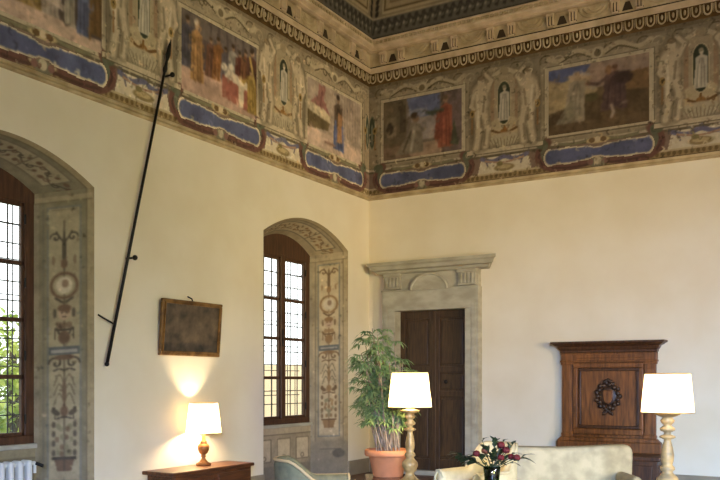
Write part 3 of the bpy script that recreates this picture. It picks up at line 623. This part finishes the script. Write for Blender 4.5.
    for k in range(N+1):
        t = -1+2*k/N; F1.append(((HI+.05)*t, arch_i(t)+.05))
    f.prism([(-HI-.05,3.32)]+F1+[(HI+.05,3.32)], -DEP-.075, -DEP+.004, 'x')
    f.build('window_frame', M['winwood'], root, bevel=.008, seg=1)
    MB().box((-DEP-.03,-.055,.93),(-DEP+.012,.055,3.36)).build('mullion', M['winwood'], root, bevel=.008, seg=1)
    MB().tube([(-DEP+.02,-.02,2.0),(-DEP+.02,-.02,2.25)], .012).build('espagnolette', M['iron'], root)
    zs = [.95,1.5325,2.115,2.6975,3.28]
    for q in (-1,1):
        a, b = (.055, HI-st) if q > 0 else (-(HI-st), -.055)
        s = MB(); xs = -DEP-.055, -DEP-.01
        s.box((xs[0],a,.93),(xs[1],a+.035,3.33)); s.box((xs[0],b-.035,.93),(xs[1],b,3.33))
        s.box((xs[0],a,.93),(xs[1],b,.965)); s.box((xs[0],a,3.28),(xs[1],b,3.33))
        for z in zs[1:-1]: s.box((xs[0],a,z-.022),(xs[1],b,z+.022))
        sash = s.build('sash', M['winwood'], root, bevel=.005, seg=1)
        g = MB().box((-DEP-.034,a+.03,.96),(-DEP-.030,b-.03,3.33)).build('pane', M['glass'], sash)
        l = MB()
        for i in range(4):
            for j in (1,2): z = zs[i]+(zs[i+1]-zs[i])*j/3; l.box((-DEP-.038,a+.03,z-.006),(-DEP-.026,b-.03,z+.006))
        for j in (1,2): y = a+(b-a)*j/3; l.box((-DEP-.038,y-.006,.96),(-DEP-.026,y+.006,3.33))
        l.build('glazing_bar', M['lead'], sash)
    h = MB()
    for z in (1.1,1.75,2.5,3.15):
        for q in (-1,1): h.tube([(-DEP+.006,q*(HI-st),z-.05),(-DEP+.006,q*(HI-st),z+.05)], .011)
    h.build('hinge', M['iron'], root)
    # iron bars outside
    i = MB()
    for y in np.linspace(-.6,.6,7): i.tube([(-DEP-.2,y,.8),(-DEP-.2,y,3.7)], .006, 6)
    for z in np.linspace(.9,3.5,8): i.tube([(-DEP-.2,-.72,z),(-DEP-.2,.72,z)], .006, 6)
    for z in (.9,3.13):
        for q in (-1,1): i.tube([(-DEP-.2,q*.70,z),(-DEP-.06,q*.70,z)], .01, 6)
    i.build('iron_grille', M['iron'], root)
    return root
M['rad2'] = mat('pale_sill_stone', (176,172,158), .8, (156,152,138), 5)
niche(1, NICHE[0], (134,126,96), (160,149,114), (118,90,68), (82,74,62), 3, 1.0)
niche(2, NICHE[1], (166,148,112), (186,166,126), (150,110,66), (116,86,56), 9, 1.0)

# ------------------------------------------------------------------ door in its stone surround
d = sempty('door_1')
q = .15
MB().box((.33,-q,0),(DX0,.12,DZ)).build('stone_jamb', M['stone'], d, bevel=.006, seg=1)
MB().box((DX1,-q,0),(1.98,.12,DZ)).build('stone_jamb', M['stone'], d, bevel=.006, seg=1)
for x0, x1 in ((.37,.44),(1.87,1.94)): MB().box((x0,-q-.012,.15),(x1,-q+.01,DZ+.1)).build('jamb_fillet', M['stone'], d, bevel=.005, seg=1)
MB().box((.33,-q,DZ),(1.98,.12,2.92)).build('stone_lintel', M['stone'], d, bevel=.006, seg=1)
mb = MB(); mb.box((.345,-.12,2.92),(1.965,.0,3.18)); mb.box((.32,-q-.02,2.90),(.86,-.1,2.925)); mb.box((1.46,-q-.02,2.90),(1.99,-.1,2.925))
mb.build('stone_frieze', M['stone'], d, bevel=.005, seg=1)
arc = [(1.16+.30*math.cos(a), 2.90+.24*math.sin(a)) for a in np.linspace(0, math.pi, 25)]
MB().prism(arc, -.11, -.165, 'y').build('lunette', M['stone'], d)
rim = MB().tube([(1.16+.31*math.cos(a), -.165, 2.90+.25*math.sin(a)) for a in np.linspace(0, math.pi, 25)], .022, 8)
rim.build('lunette_rim', M['stone'], d, smooth=True)
for x0, x1 in ((.38,.66),(1.66,1.94)):
    mb = MB(); mb.box((x0,-.17,2.95),(x1,-.1,3.18)); mb.box((x0-.02,-.19,3.13),(x1+.02,-.1,3.18))
    for k in range(4): a = x0+.035+k*.06; mb.box((a,-.185,2.97),(a+.03,-.165,3.12))
    mb.box((x0-.01,-.18,2.935),(x1+.01,-.1,2.955))
    mb.build('stone_console', M['stone'], d, bevel=.004, seg=1)
pr = [(.0,3.18),(-.17,3.18),(-.19,3.20),(-.2,3.225),(-.26,3.24),(-.27,3.29),(-.30,3.31),(-.30,3.355),(0,3.37)]
V = []; F = []
for y, z in pr: e = max(0, -y-.15)*1.05+.07; V += [(.35-e, y, z), (1.96+e*1.35+.05, y, z)]
n = len(pr); F = [(2*i, 2*i+1, 2*i+3, 2*i+2) for i in range(n-1)] + [tuple(range(0, 2*n, 2)), tuple(range(2*n-1, 0, -2))]
pydata('stone_cornice', V, F, M['stone'], d)
mb = MB()
mb.box((DX0-.02,-.02,0),(DX1+.02,.12,.075)); mb.build('threshold', M['stone'], d, bevel=.008)
mid = (DX0+DX1)/2
for x0, x1 in ((DX0+.0,mid-.003),(mid+.003,DX1)):
    lf = MB(); y = .05; zs = [.08,.34,1.30,1.62,DZ]
    lf.box((x0,y+.012,.08),(x1,y+.05,DZ))
    lf.box((x0,y-.01,.08),(x0+.085,y+.03,DZ)); lf.box((x1-.085,y-.01,.08),(x1,y+.03,DZ))
    for za, zb in ((.08,.26),(1.24,1.33),(1.62,1.71),(2.47,DZ)): lf.box((x0+.085,y-.01,za),(x1-.085,y+.03,zb))
    L = lf.build('door_leaf', M['door'], d, bevel=.006, seg=2)
    for za, zb in ((.26,1.24),(1.33,1.62),(1.71,2.47)):
        p = MB().box((x0+.115,y-.002,za+.035),(x1-.115,y+.02,zb-.035)).build('door_panel', M['door'], L, bevel=.015, seg=2)
MB().box((mid-.03,.025,.08),(mid+.03,.045,DZ)).build('cover_strip', M['door'], d, bevel=.008)
MB().ball((mid+.2,.03,1.475),(.035,.02,.035)).build('door_knob', M['iron'], d, smooth=True)

# ------------------------------------------------------------------ walnut cassapanca against the right wall
b = thing('hall_bench', 'carved walnut hall bench with tall panelled back and dark crest against the cream wall', 'bench', (3.89,0,0))
x0, x1 = -.64, .64
mb = MB(); mb.box((-.76,-.56,.06),(.76,-.03,.44)); mb.box((-.79,-.6,0),(.79,-.03,.07)); mb.build('seat_box', M['walnut_dk'], b, bevel=.008)
MB().box((-.80,-.60,.44),(.80,-.03,.50)).build('seat', M['walnut_dk'], b, bevel=.012)
for a, c_ in ((-.7,-.05),(.05,.7)): MB().box((a,-.575,.13),(c_,-.55,.38)).build('seat_panel', M['walnut_dk'], b, bevel=.012)
mb = MB(); mb.box((.755,-.5,.13),(.775,-.12,.38)); mb.build('end_panel', M['walnut_dk'], b, bevel=.012)
mb = MB(); mb.box((-.72,-.13,.50),(.72,-.03,.64)); mb.prism([(-.72,.64),(.72,.64),(.66,.70),(-.66,.70)],-.12,-.03,'y'); mb.build('back_plinth', M['walnut'], b, bevel=.01)
MB().box((x0,-.06,.70),(x1,-.03,1.84)).build('backrest', M['walnut'], b)
for a in (-.57,.57):
    p = MB().box((a-.075,-.1,.70),(a+.075,-.05,1.72)).build('pilaster', M['walnut'], b, bevel=.006)
    MB().box((a-.045,-.108,.76),(a+.045,-.095,1.66)).build('pilaster_panel', M['walnut'], p, bevel=.006)
    MB().box((a-.09,-.115,1.715),(a+.09,-.05,1.75)).build('capital', M['walnut'], p, bevel=.008); MB().box((a-.085,-.11,.70),(a+.085,-.05,.75)).build('pilaster_base', M['walnut'], p, bevel=.008)
MB().rail((-.485,.74,.485,1.74),(-.42,.82,.42,1.67),-.055,-.115).build('panel_frame', M['walnut'], b, bevel=.012)
MB().rail((-.42,.82,.42,1.67),(-.375,.865,.375,1.625),-.05,-.085).build('panel_moulding', M['walnut_dk'], b, bevel=.012)
mb = MB(); mb.box((-.66,-.105,1.75),(.66,-.03,1.88)); mb.box((-.67,-.12,1.75),(.67,-.03,1.775)); mb.box((-.655,-.112,1.80),(.655,-.03,1.812)); mb.box((-.66,-.115,1.855),(.66,-.03,1.88)); 
for a in (-.57,.57): mb.box((a-.08,-.12,1.775),(a+.08,-.03,1.88))
mb.build('entablature', M['walnut'], b, bevel=.006)
V = []
cp = [(.65,-.11,1.88),(.665,-.125,1.89),(.665,-.125,1.915),(.68,-.14,1.93),(.695,-.15,1.955),(.70,-.155,1.97),(.74,-.19,1.99),(.755,-.2,2.005),(.78,-.225,2.015),(.78,-.225,2.04)]
for X, Y, Z in cp: V += [(-X,-.005,Z),(-X,Y,Z),(X,Y,Z),(X,-.005,Z)]
F = [(4*i+k, 4*i+k+1, 4*i+k+5, 4*i+k+4) for i in range(len(cp)-1) for k in range(3)] + [(0,3,2,1), tuple(4*(len(cp)-1)+k for k in range(4))]
pydata('back_cornice', V, F, M['walnut_dk'], b)
# carved crest: wreath of leaves round a shield
cr = MB(); r = random.Random(2)
for k in range(22):
    a = 2*math.pi*k/22; rr = .15+.012*(-1)**k; cr.ball((rr*math.cos(a),-.085,1.275+rr*1.15*math.sin(a)),(.036,.03,.034),8,5)
cr.lathe([(.118,0),(.128,.02),(.112,.03)],(0,-.06,1.275),24,'y')
crest = cr.build('crest', M['crest'], b, smooth=True)
sh = [(-.075,1.35),(-.04,1.365),(0,1.355),(.04,1.365),(.075,1.35),(.07,1.25),(.04,1.19),(0,1.165),(-.04,1.19),(-.07,1.25)]
MB().prism(sh,-.06,-.095,'y').build('shield', M['walnut'], crest, bevel=.012)
mb = MB()
for k in range(7): mb.ball((-.06+k*.02,-.085,1.07-.012*abs(k-3)),(.018,.025,.03),8,5)
mb.build('crest_pendant', M['crest'], crest, smooth=True); mb = MB()
for k in range(5): mb.ball((-.05+k*.025,-.09,1.475+.012*(2-abs(k-2))),(.018,.025,.028),8,5)
mb.build('crest_finial', M['crest'], crest, smooth=True)


# ------------------------------------------------------------------ pole weapon on the left wall
p0, p1 = Vector((.06,-5.632,1.669)), Vector((.085,-4.75,5.006)); u = (p1-p0).normalized(); tip = Vector((.09,-4.70,5.42))
pr = thing('pole_arm', 'long dark iron-tipped pole arm hung slanting on the wall beside the near window', 'spear', p0)
loc = lambda p: Vector(p)-p0
u = (tip-p0).normalized(); Lp = (tip-p0).length
MB().tube([loc(p0), loc(p0+u*(Lp-.4))], [.018,.015], 10).build('shaft', M['iron'], pr, smooth=True)
MB().tube([loc(p0+u*k) for k in (Lp-.42,Lp-.38,Lp-.34,Lp-.28,Lp-.2,Lp-.08,Lp)], [.02,.028,.02,.015,.03,.018,.002], 8).build('spearhead', M['iron'], pr, smooth=True)
MB().ball(loc(p0),(.026,.026,.026)).build('butt_cap', M['iron'], pr, smooth=True)
for k, (s_, z_, lab) in enumerate(((4.72,5.0,'small round-headed iron peg holding the pole arm near its spearhead'),(5.30,2.83,'small round-headed iron peg holding the pole arm at mid height'))):
    hk = thing('wall_peg', lab, 'peg', (0,-s_,z_), 0, 'pegs holding the pole arm')
    MB().tube([(0,0,0),(.12,0,0)], .012).build('peg_rod', M['iron'], hk); MB().ball((.13,0,0),.03).build('peg_head', M['iron'], hk, smooth=True)
hk = tag(MB().tube([(0,-5.70,2.19),(.05,-5.66,2.15),(.075,-5.53,2.09)], .01).build('wall_bracket', M['iron']), 'thin slanting iron bracket behind the lower end of the pole arm', 'bracket')
# ------------------------------------------------------------------ dark landscape painting, leaning off the wall
pc = thing('framed_painting', 'small dark landscape painting in a dull gilt frame above the lit table lamp', 'painting', (.02,-4.325,1.785))
hw, hh = .52, .65
def lean(mb, name, m, parent, bevel=0):
    mb.v = [(x+.05*z/hh, y, z) for x, y, z in mb.v]; return mb.build(name, m, parent, bevel=bevel)
mb = MB(); t = .038
for a, c_ in (((0,-hw,0),(.04,hw,t)),((0,-hw,hh-t),(.04,hw,hh)),((0,-hw,t),(.04,-hw+t,hh-t)),((0,hw-t,t),(.04,hw,hh-t))): mb.box(a, c_)
lean(mb, 'picture_frame', M['gilt'], pc, .008)
mb = MB()
for a, c_ in (((.03,-hw+t,t),(.045,hw-t,t+.014)),((.03,-hw+t,hh-t-.014),(.045,hw-t,hh-t)),((.03,-hw+t,t),(.045,-hw+t+.014,hh-t)),((.03,hw-t-.014,t),(.045,hw-t,hh-t))): mb.box(a, c_)
lean(mb, 'inner_fillet', M['gilt'], pc)
lean(MB().box((.008,-hw+t,t),(.02,hw-t,hh-t)), 'canvas', M['canvas'], pc)
MB().tube([(.06,0,hh),(.05,0,hh+.03),(-.015,0,hh+.06)], .008).build('hanging_ring', M['iron'], pc)
# ------------------------------------------------------------------ radiator in the near niche
rd = thing('radiator', 'white column radiator under the near painted window', 'radiator', (-.27,-6.90,0))
for k in range(11):
    y = .52-k*.105; m_ = MB(); m_.box((-.07,y-.03,.12),(.07,y+.03,.70)); m_.build('radiator_column', M['rad'], rd, bevel=.025, seg=4)
mb = MB(); mb.tube([(0,-.6,.66),(0,.54,.66)], .022); mb.tube([(0,-.6,.16),(0,.54,.16)], .022); mb.build('header_pipe', M['rad'], rd)
for y in (-.5,.5): MB().box((-.05,y-.05,0),(.05,y+.05,.13)).build('radiator_foot', M['rad'], rd, bevel=.01)
vv = MB().tube([(0,.54,.66),(0,.62,.66)], .02).tube([(0,.62,.66),(0,.62,.56)], .016).build('valve', M['rad'], rd)
MB().tube([(.02,.62,.66),(.08,.66,.63)], .018).build('valve_knob', M['iron'], vv)

# ------------------------------------------------------------------ chest and small lamp
ch = thing('chest', 'low walnut chest with a moulded top against the wall under the small painting', 'chest', (.268,-4.365,0))
MB().box((-.235,-.74,.445),(.225,.705,.487)).build('chest_top', M['chest'], ch, bevel=.012)
mb = MB(); mb.box((-.22,-.67,.08),(.195,.67,.445)); mb.build('carcass', M['chest'], ch, bevel=.006)
MB().box((-.23,-.69,0),(.215,.69,.09)).build('plinth', M['chest'], ch, bevel=.01)
for y in (-.34,.34): dr = MB().box((.19,y-.30,.14),(.21,y+.30,.41)).build('drawer', M['chest'], ch, bevel=.01); MB().ball((.222,y,.28),.018).build('drawer_knob', M['brass'], dr, smooth=True)
MB().box((-.16,-.682,.14),(.14,-.665,.41)).build('end_panel', M['chest'], ch, bevel=.01)

def lamp(name, label, loc, prof, shade, mats, watts, col=(1,.78,.48), group=None):
    """shade = (r_bottom, z_bottom, r_top, z_top) above the lamp's foot"""
    t = thing(name, label, 'lamp', loc, 0, group)
    MB().lathe(prof, (0,0,0), 28).build('lamp_base', mats, t, smooth=True)
    rb, zb, rt, zt = shade; V = []; F = []; n = 40
    for i in range(7):
        k = i/6
        for j in range(n): a = 2*math.pi*j/n; r_ = rb+(rt-rb)*k; V.append((r_*math.cos(a), r_*math.sin(a), zb+(zt-zb)*k))
    for i in range(6):
        for j in range(n): F.append((i*n+j, i*n+(j+1) % n, (i+1)*n+(j+1) % n, (i+1)*n+j))
    shd = pydata('lamp_shade', V, F, M['shade'], t, True)
    rg = MB()
    rg.tube([(rb*math.cos(a), rb*math.sin(a), zb) for a in np.linspace(0, 2*math.pi, 41)], .004, 5); rg.build('shade_ring', M['brass'], shd); rg = MB(); rg.tube([(rt*math.cos(a), rt*math.sin(a), zt) for a in np.linspace(0, 2*math.pi, 41)], .004, 5)
    for k in range(3): a = k*2.094+.3; rg.tube([(rt*math.cos(a), rt*math.sin(a), zt-.005), (0,0,zt-.03)], .003, 4)
    rg.build('shade_ring', M['brass'], shd)
    zc = zb+(zt-zb)*.30; top = prof[-1][1]
    MB().tube([(0,0,top-.01),(0,0,zc-.05)], .014, 8).build('bulb_holder', M['brass'], t)
    MB().ball((0,0,zc),(.03,.03,.045)).build('bulb', M['bulb'], t, smooth=True)
    l = bpy.data.lights.new('lamp_light', 'POINT'); l.energy = watts; l.color = col; l.shadow_soft_size = .05
    lo = bpy.data.objects.new('lamp_light', l); COL.objects.link(lo); lo.parent = t; lo.location = (0,0,zc+.0)
    t.children[-1]; return t
lamp('table_lamp', 'small lit lamp with a turned gilt foot on the walnut chest', (.22,-4.29,.487),
     [(.085,0),(.09,.012),(.085,.03),(.055,.042),(.045,.055),(.03,.075),(.022,.095),(.035,.11),(.024,.125),(.05,.15),(.068,.19),(.07,.225),(.06,.25),(.035,.268),(.045,.28),(.028,.295),(.02,.33),(.016,.41)],
     (.207,.391,.168,.74), M['bronze'], 115)
candl = [(.13,0),(.135,.02),(.12,.04),(.085,.06),(.06,.09),(.045,.12),(.06,.135),(.075,.17),(.092,.21),(.088,.245),(.055,.28),(.042,.30),(.062,.325),(.058,.345),(.04,.365),(.05,.40),(.055,.45),(.045,.52),(.03,.585),(.03,.60),(.065,.615),(.068,.628),(.03,.645),(.028,.665),(.06,.68),(.064,.70),(.03,.73),(.05,.752),(.06,.775),(.04,.80),(.07,.812),(.105,.83),(.108,.842),(.06,.852),(.02,.86)]
lamp('column_lamp', 'lit lamp on a gilded turned column beside the potted plant', (3.425,-5.177,.567),
     [(r_*.80, z*.675/.86) for r_, z in candl], (.197,.69,.162,1.0), M['lampgold'], 58)
lamp('column_lamp', 'lit lamp on a worn pale painted column in front of the bench', (5.669,-5.322,.567),
     [(r_*.88, z*.70/.86) for r_, z in candl], (.190,.690,.163,.98), M['lamppaint'], 58)
# tables under the lamps, the plant and the flowers
tb = thing('side_table', 'dark red mahogany side table under the potted plant and gilded lamp', 'table', (3.143,-4.996,0), math.radians(30.69))
MB().box((-.25,-.5,.537),(.25,.5,.567)).build('tabletop', M['mahog'], tb, bevel=.008)
MB().box((-.24,-.46,.45),(.24,.46,.54)).build('apron', M['mahog'], tb)
for x in (-.22,.22):
    for y in (-.44,.44): MB().tube([(x,y,0),(x,y,.46)], [.015,.026], 10).build('leg', M['mahog'], tb)
tb = thing('pedestal_table', 'dark round pedestal table under the painted lamp', 'table', (5.669,-5.322,0))
MB().lathe([(.28,.537),(.3,.545),(.3,.56),(.29,.567)],(0,0,0),36).build('tabletop', M['mahog'], tb)
MB().lathe([(.2,0),(.2,.03),(.05,.08),(.035,.3),(.05,.45),(.12,.538)],(0,0,0),24).build('pedestal', M['mahog'], tb, smooth=True)
tb = thing('coffee_table', 'low dark table under the vase of roses', 'table', (4.473,-5.834,0), math.radians(30.69))
MB().box((-.42,-.3,.46),(.42,.3,.5)).build('tabletop', M['mahog'], tb, bevel=.008)
for x in (-.37,.37):
    for y in (-.25,.25): MB().tube([(x,y,0),(x,y,.465)], [.018,.026], 10).build('leg', M['mahog'], tb)

# ------------------------------------------------------------------ potted plant
pp = thing('potted_plant', 'tall leafy fan-leaved plant in a terracotta pot beside the gilded lamp', 'plant', (2.966,-4.752,.567))
MB().lathe([(.14,0),(.145,.01),(.185,.19),(.19,.195),(.222,.20),(.228,.215),(.228,.25),(.215,.262),(.2,.258),(.19,.22),(.05,.215)],(0,0,0),40).build('pot', M['terra'], pp, smooth=True)
MB().lathe([(.0,.2),(.19,.222),(.05,.228),(.0,.23)],(0,0,0),24).build('soil', M['soil'], pp)
r = random.Random(5); fol = MB()
def leaf(mb, p, d, n, L, W_):
    d = Vector(d).normalized(); n = Vector(n); s_ = d.cross(n).normalized(); n = s_.cross(d)
    pts = [p, p+d*L*.35+s_*W_+n*.01, p+d*L*.75+s_*W_*.7-n*L*.08, p+d*L-n*L*.25, p+d*L*.75-s_*W_*.7-n*L*.08, p+d*L*.35-s_*W_+n*.01, p+d*L*.5+n*L*.02]
    mb.add(pts, [(0,1,6),(1,2,6),(2,3,6),(3,4,6),(4,5,6),(5,0,6)])
RT = Vector((.86,.51,0)); FW = Vector((-.51,.86,0))
for k in range(26):
    a = r.uniform(0, 2*math.pi); rr = .13*math.sqrt(r.random()); b0 = Vector((rr*math.cos(a), rr*math.sin(a), .215))
    side = r.gauss(-.068,.07); H = r.uniform(.55,1.27)*(1-.9*abs(side+.02)); tip = b0*1.4+RT*side*1.3+FW*r.uniform(-.12,.12)+Vector((0,0,H))
    pts = [b0, b0.lerp(tip,.35)+RT*side*.1, b0.lerp(tip,.7), tip]
    MB().tube(pts, [.008,.007,.006,.004], 6).build('stem', M['stem'], pp)
    for j in range(int(6+H*9)):
        t = r.uniform(.28,1.0) if H > .7 else r.uniform(.5,1); c0 = b0.lerp(tip, t)
        if c0.z < .42: continue
        az = r.uniform(0, 2*math.pi); out = Vector((math.cos(az), math.sin(az), r.uniform(-.1,.5))); pe = c0+out.normalized()*r.uniform(.04,.13)
        fol.tube([c0, pe], .003, 4)
        for m_ in range(7):
            th = az+(m_-3)*.42; dd = Vector((math.cos(th), math.sin(th), r.uniform(-.45,.1))); leaf(fol, pe, dd, Vector((0,0,1)), r.uniform(.08,.14), r.uniform(.008,.014))
fol.build('foliage', M['leaf'], pp)

# ------------------------------------------------------------------ upholstered seats
def tub_chair(name, label, loc, rz, hgt, arm, half_w, depth, fab, pipe, leg, rise=(.42,.72), th=.10):
    """barrel chair, facing local +x; hgt back height, arm arm height"""
    t = thing(name, label, 'armchair', loc, rz); path = []
    st_ = depth-half_w
    for k in range(8): path.append((st_*(1-k/8), half_w, 0, 1))
    for k in range(25): a = math.pi/2+math.pi*k/24; path.append((half_w*math.cos(a)*1.0, half_w*math.sin(a), math.cos(a), math.sin(a)))
    for k in range(1,9): path.append((st_*k/8, -half_w, 0, -1))
    n = len(path); V = []; F = []; tops = []
    for i, (x, y, nx, ny) in enumerate(path):
        s_ = abs(i/(n-1)-.5)*2; s_ = 1-s_                     # 0 at the arm fronts, 1 at the back
        k = min(1, max(0, (s_-rise[0])/(rise[1]-rise[0]))); k = k*k*(3-2*k); h = arm+(hgt-arm)*k; th_ = th*(1-.25*k); lean_ = .10*k
        rows = [(0,.16),(.01,.4),(.0,h-.06),(-.02,h-.02),(-th_*.5,h),(-th_+.02,h-.02),(-th_,h-.06),(-th_,.3)]
        for o, z in rows: V.append((x+nx*(o+lean_*z/hgt), y+ny*(o+lean_*.4*z/hgt), z))
        tops.append((x+nx*(-.012+lean_*.98), y+ny*(-.012+lean_*.4), h-.012))
    R_ = 8
    for i in range(n-1):
        for j in range(R_-1): F.append((i*R_+j, i*R_+j+1, (i+1)*R_+j+1, (i+1)*R_+j))
    F += [tuple(range(R_-1,-1,-1)), tuple((n-1)*R_+j for j in range(R_))]
    pydata('backrest', V, F, fab, t, True)
    MB().tube(tops, .013, 8).build('piping', pipe, t, smooth=True)
    ft = [V[j] for j in range(R_)]; MB().tube(ft[:7], .012, 6).build('piping', pipe, t, smooth=True); MB().tube([V[(n-1)*R_+j] for j in range(7)], .012, 6).build('piping', pipe, t, smooth=True)
    MB().box((-half_w*.55,-half_w+.1,.2),(st_+.0,half_w-.1,.34)).build('seat_base', fab, t, bevel=.03)
    MB().box((-half_w*.5,-half_w+.105,.345),(st_+.05,half_w-.105,.46)).build('seat_cushion', fab, t, bevel=.045, seg=5)
    for x, y in ((st_-.05,half_w-.07),(st_-.05,-half_w+.07),(-half_w*.6,half_w*.55),(-half_w*.6,-half_w*.55)): MB().tube([(x,y,.0),(x,y,.2)], [.016,.028], 8).build('leg', leg, t)
    return t
CR = math.radians(30.69)
tub_chair('armchair', 'blue-grey velvet tub armchair with beige piping below the far painted window', (2.83,-5.765,0), CR+.12, .825, .645, .30, .59, M['bluevel'], M['piping'], M['mahog'])
tub_chair('armchair', 'cream upholstered armchair with a rounded high back in front of the dark door', (3.955,-4.784,0), CR+math.pi+.75, .925, .69, .27, .60, M['cream'], M['cream'], M['mahog'], (.5,.74))
sf = thing('sofa', 'pale damask sofa with a gently curved back between the roses and the painted lamp', 'sofa', (4.317,-3.485,0), CR)
top = [(-.70,.30),(-.70,.70),(-.67,.79),(-.6,.815),(-.3,.805),(0,.80),(.3,.81),(.56,.826),(.69,.826),(.745,.80),(.75,.72),(.735,.30)]
mb = MB(); mb.prism(top, .12, .34, 'y'); mb.build('backrest', M['damask'], sf, bevel=.05, seg=5, smooth=True)
MB().box((-.70,-.42,.16),(.70,.30,.34)).build('seat_base', M['damask'], sf, bevel=.03)
for a, c_ in ((-.56,-.005),(.005,.56)): MB().box((a,-.42,.345),(c_,.13,.47)).build('seat_cushion', M['damask'], sf, bevel=.05, seg=5)
for a, c_ in ((-.71,-.57),(.55,.665)): MB().box((a,-.44,.2),(c_,.13,.56)).build('arm', M['damask'], sf, bevel=.06, seg=5)
for x in (-.62,.62):
    for y in (-.36,.26): MB().tube([(x,y,0),(x,y,.18)], [.016,.028], 8).build('leg', M['mahog'], sf)

# ------------------------------------------------------------------ vase of roses
vz = (4.473,-5.834,.5); vase = MB().lathe([(.05,0),(.055,.01),(.052,.1),(.058,.25),(.066,.33),(.062,.335),(.052,.25),(.046,.1),(.044,.02)],vz,24).build('vase', M['vase'], smooth=True)
tag(vase, 'dark green glass vase on the low table holding red roses', 'vase')
def rose(px, py, f, m, lab, R_=.034):
    R_ *= .85
    rr = (px-360)/844*f; c = Vector((6.917+.8599*rr-.5104*f, -11.942+.5104*rr+.8599*f, 1.5+(380-py)*f/844))
    t = thing('rose', lab, 'flower', (vz[0],vz[1],vz[2]+.06), 0, 'roses in the green vase'); L = lambda p: Vector(p)-Vector(t.location)
    neck = Vector((vz[0],vz[1],.80))+Vector((random.uniform(-.025,.025),random.uniform(-.025,.025),0))
    MB().tube([(0,0,0), L(neck), L(c)], .004, 5).build('stem', M['leaf2'], t)
    mb = MB(); mb.ball(L(c), (R_*.75,R_*.75,R_*.9), 10, 7)
    for k in range(7):
        a = k*.9; mb.ball(L(c)+Vector((math.cos(a)*R_*.55, math.sin(a)*R_*.55, -R_*.1+.1*R_*(k % 3))), (R_*.55,R_*.55,R_*.75), 8, 5)
    mb.build('bloom', m, t, smooth=True)
    for k in range(3):
        mb = MB(); p = L(neck).lerp(L(c), .45+.2*k); leaf(mb, p, Vector((math.cos(k*2.3+px), math.sin(k*2.3+px), .1)), Vector((0,0,1)), .07, .02)
        mb.build('leaf', M['leaf2'], t)
RS = [(476.5,453.5,6.42,'petal','dark red rose low at the side of the bouquet towards the cream armchair',.032),(501,445,6.5,'petal','dark red rose topmost in the bouquet',.036),
      (506,450,6.46,'petal','dark red rose just below the topmost one',.034),(501,457.5,6.4,'petal','dark red rose in the middle of the bouquet under the topmost pair',.03),
      (511.5,457,6.5,'petal','dark red rose beside the outermost bloom next to the sofa',.03),(516.5,457.5,6.45,'petal','dark red rose outermost towards the damask sofa',.034),(485.5,450.5,6.5,'petal2','bronze brown bloom among the red roses near the armchair back',.036)]
for px, py, f, m, lab, R_ in RS: rose(px, py, f, M[m], lab, R_)
gr = MB(); r = random.Random(8); base = Vector((vz[0],vz[1],.80))
for dx, dz, n_, L_, W_ in ((-.24,.12,9,.13,.045),(-.17,.10,9,.13,.05),(-.1,.12,6,.12,.03),(0,.13,7,.10,.026),(.08,.13,6,.10,.026),(.15,.12,6,.11,.026),(.24,.10,5,.12,.026),(-.08,.24,6,.07,.02),(.02,.22,6,.08,.022),(.17,.2,4,.07,.018),(.1,.22,4,.07,.02),(-.06,.19,6,.08,.022)):
    e = base+RT*dx+Vector((0,0,dz))+FW*r.uniform(-.08,.08); gr.tube([(vz[0],vz[1],.57), base, e], .003, 4)
    for k in range(n_):
        p = base.lerp(e, r.uniform(.5,1)); leaf(gr, p, (e-base).normalized()+Vector((r.uniform(-.7,.7), r.uniform(-.7,.7), r.uniform(-.5,.3))), Vector((0,0,1)), L_*r.uniform(.7,1.1), W_)
tag(gr.build('bouquet_greenery', M['leaf2']), 'dark green leaves filling the vase between the red roses', 'foliage')

# ------------------------------------------------------------------ outside the windows
struct(pydata('ground', [(-60,-40,-.3),(-.8,-40,-.3),(-.8,60,-.3),(-60,60,-.3)], [(0,1,2,3)], M['grass']))
tr = thing('garden_tree', 'bright green garden tree seen through the near window panes', 'tree', (-4.6,-3.3,-.3))
MB().tube([(0,0,0),(.05,.02,1.2),(-.05,.05,2.4)], [.12,.09,.05], 8).build('trunk', M['bark'], tr, smooth=True)
fo = MB(); r = random.Random(4)
for k in range(1500):
    th = r.uniform(0, 2*math.pi); ph = r.uniform(-1, 1); q = r.random()**.4; p = Vector((1.1*q*math.cos(th)*math.sqrt(1-ph*ph), 1.1*q*math.sin(th)*math.sqrt(1-ph*ph), 1.75+1.15*q*ph))
    leaf(fo, p, Vector((r.uniform(-1,1), r.uniform(-1,1), r.uniform(-.8,.4))), Vector((r.uniform(-.5,.5),r.uniform(-.5,.5),1)), r.uniform(.12,.2), .045)
fo.build('foliage', M['treeleaf'], tr)
gw = MB(); gw.box((-14,6,-.3),(-5,6.3,1.9)); 
tag(gw.build('garden_wall', M['peach']), 'peach rendered garden wall seen low through the far window', 'wall')
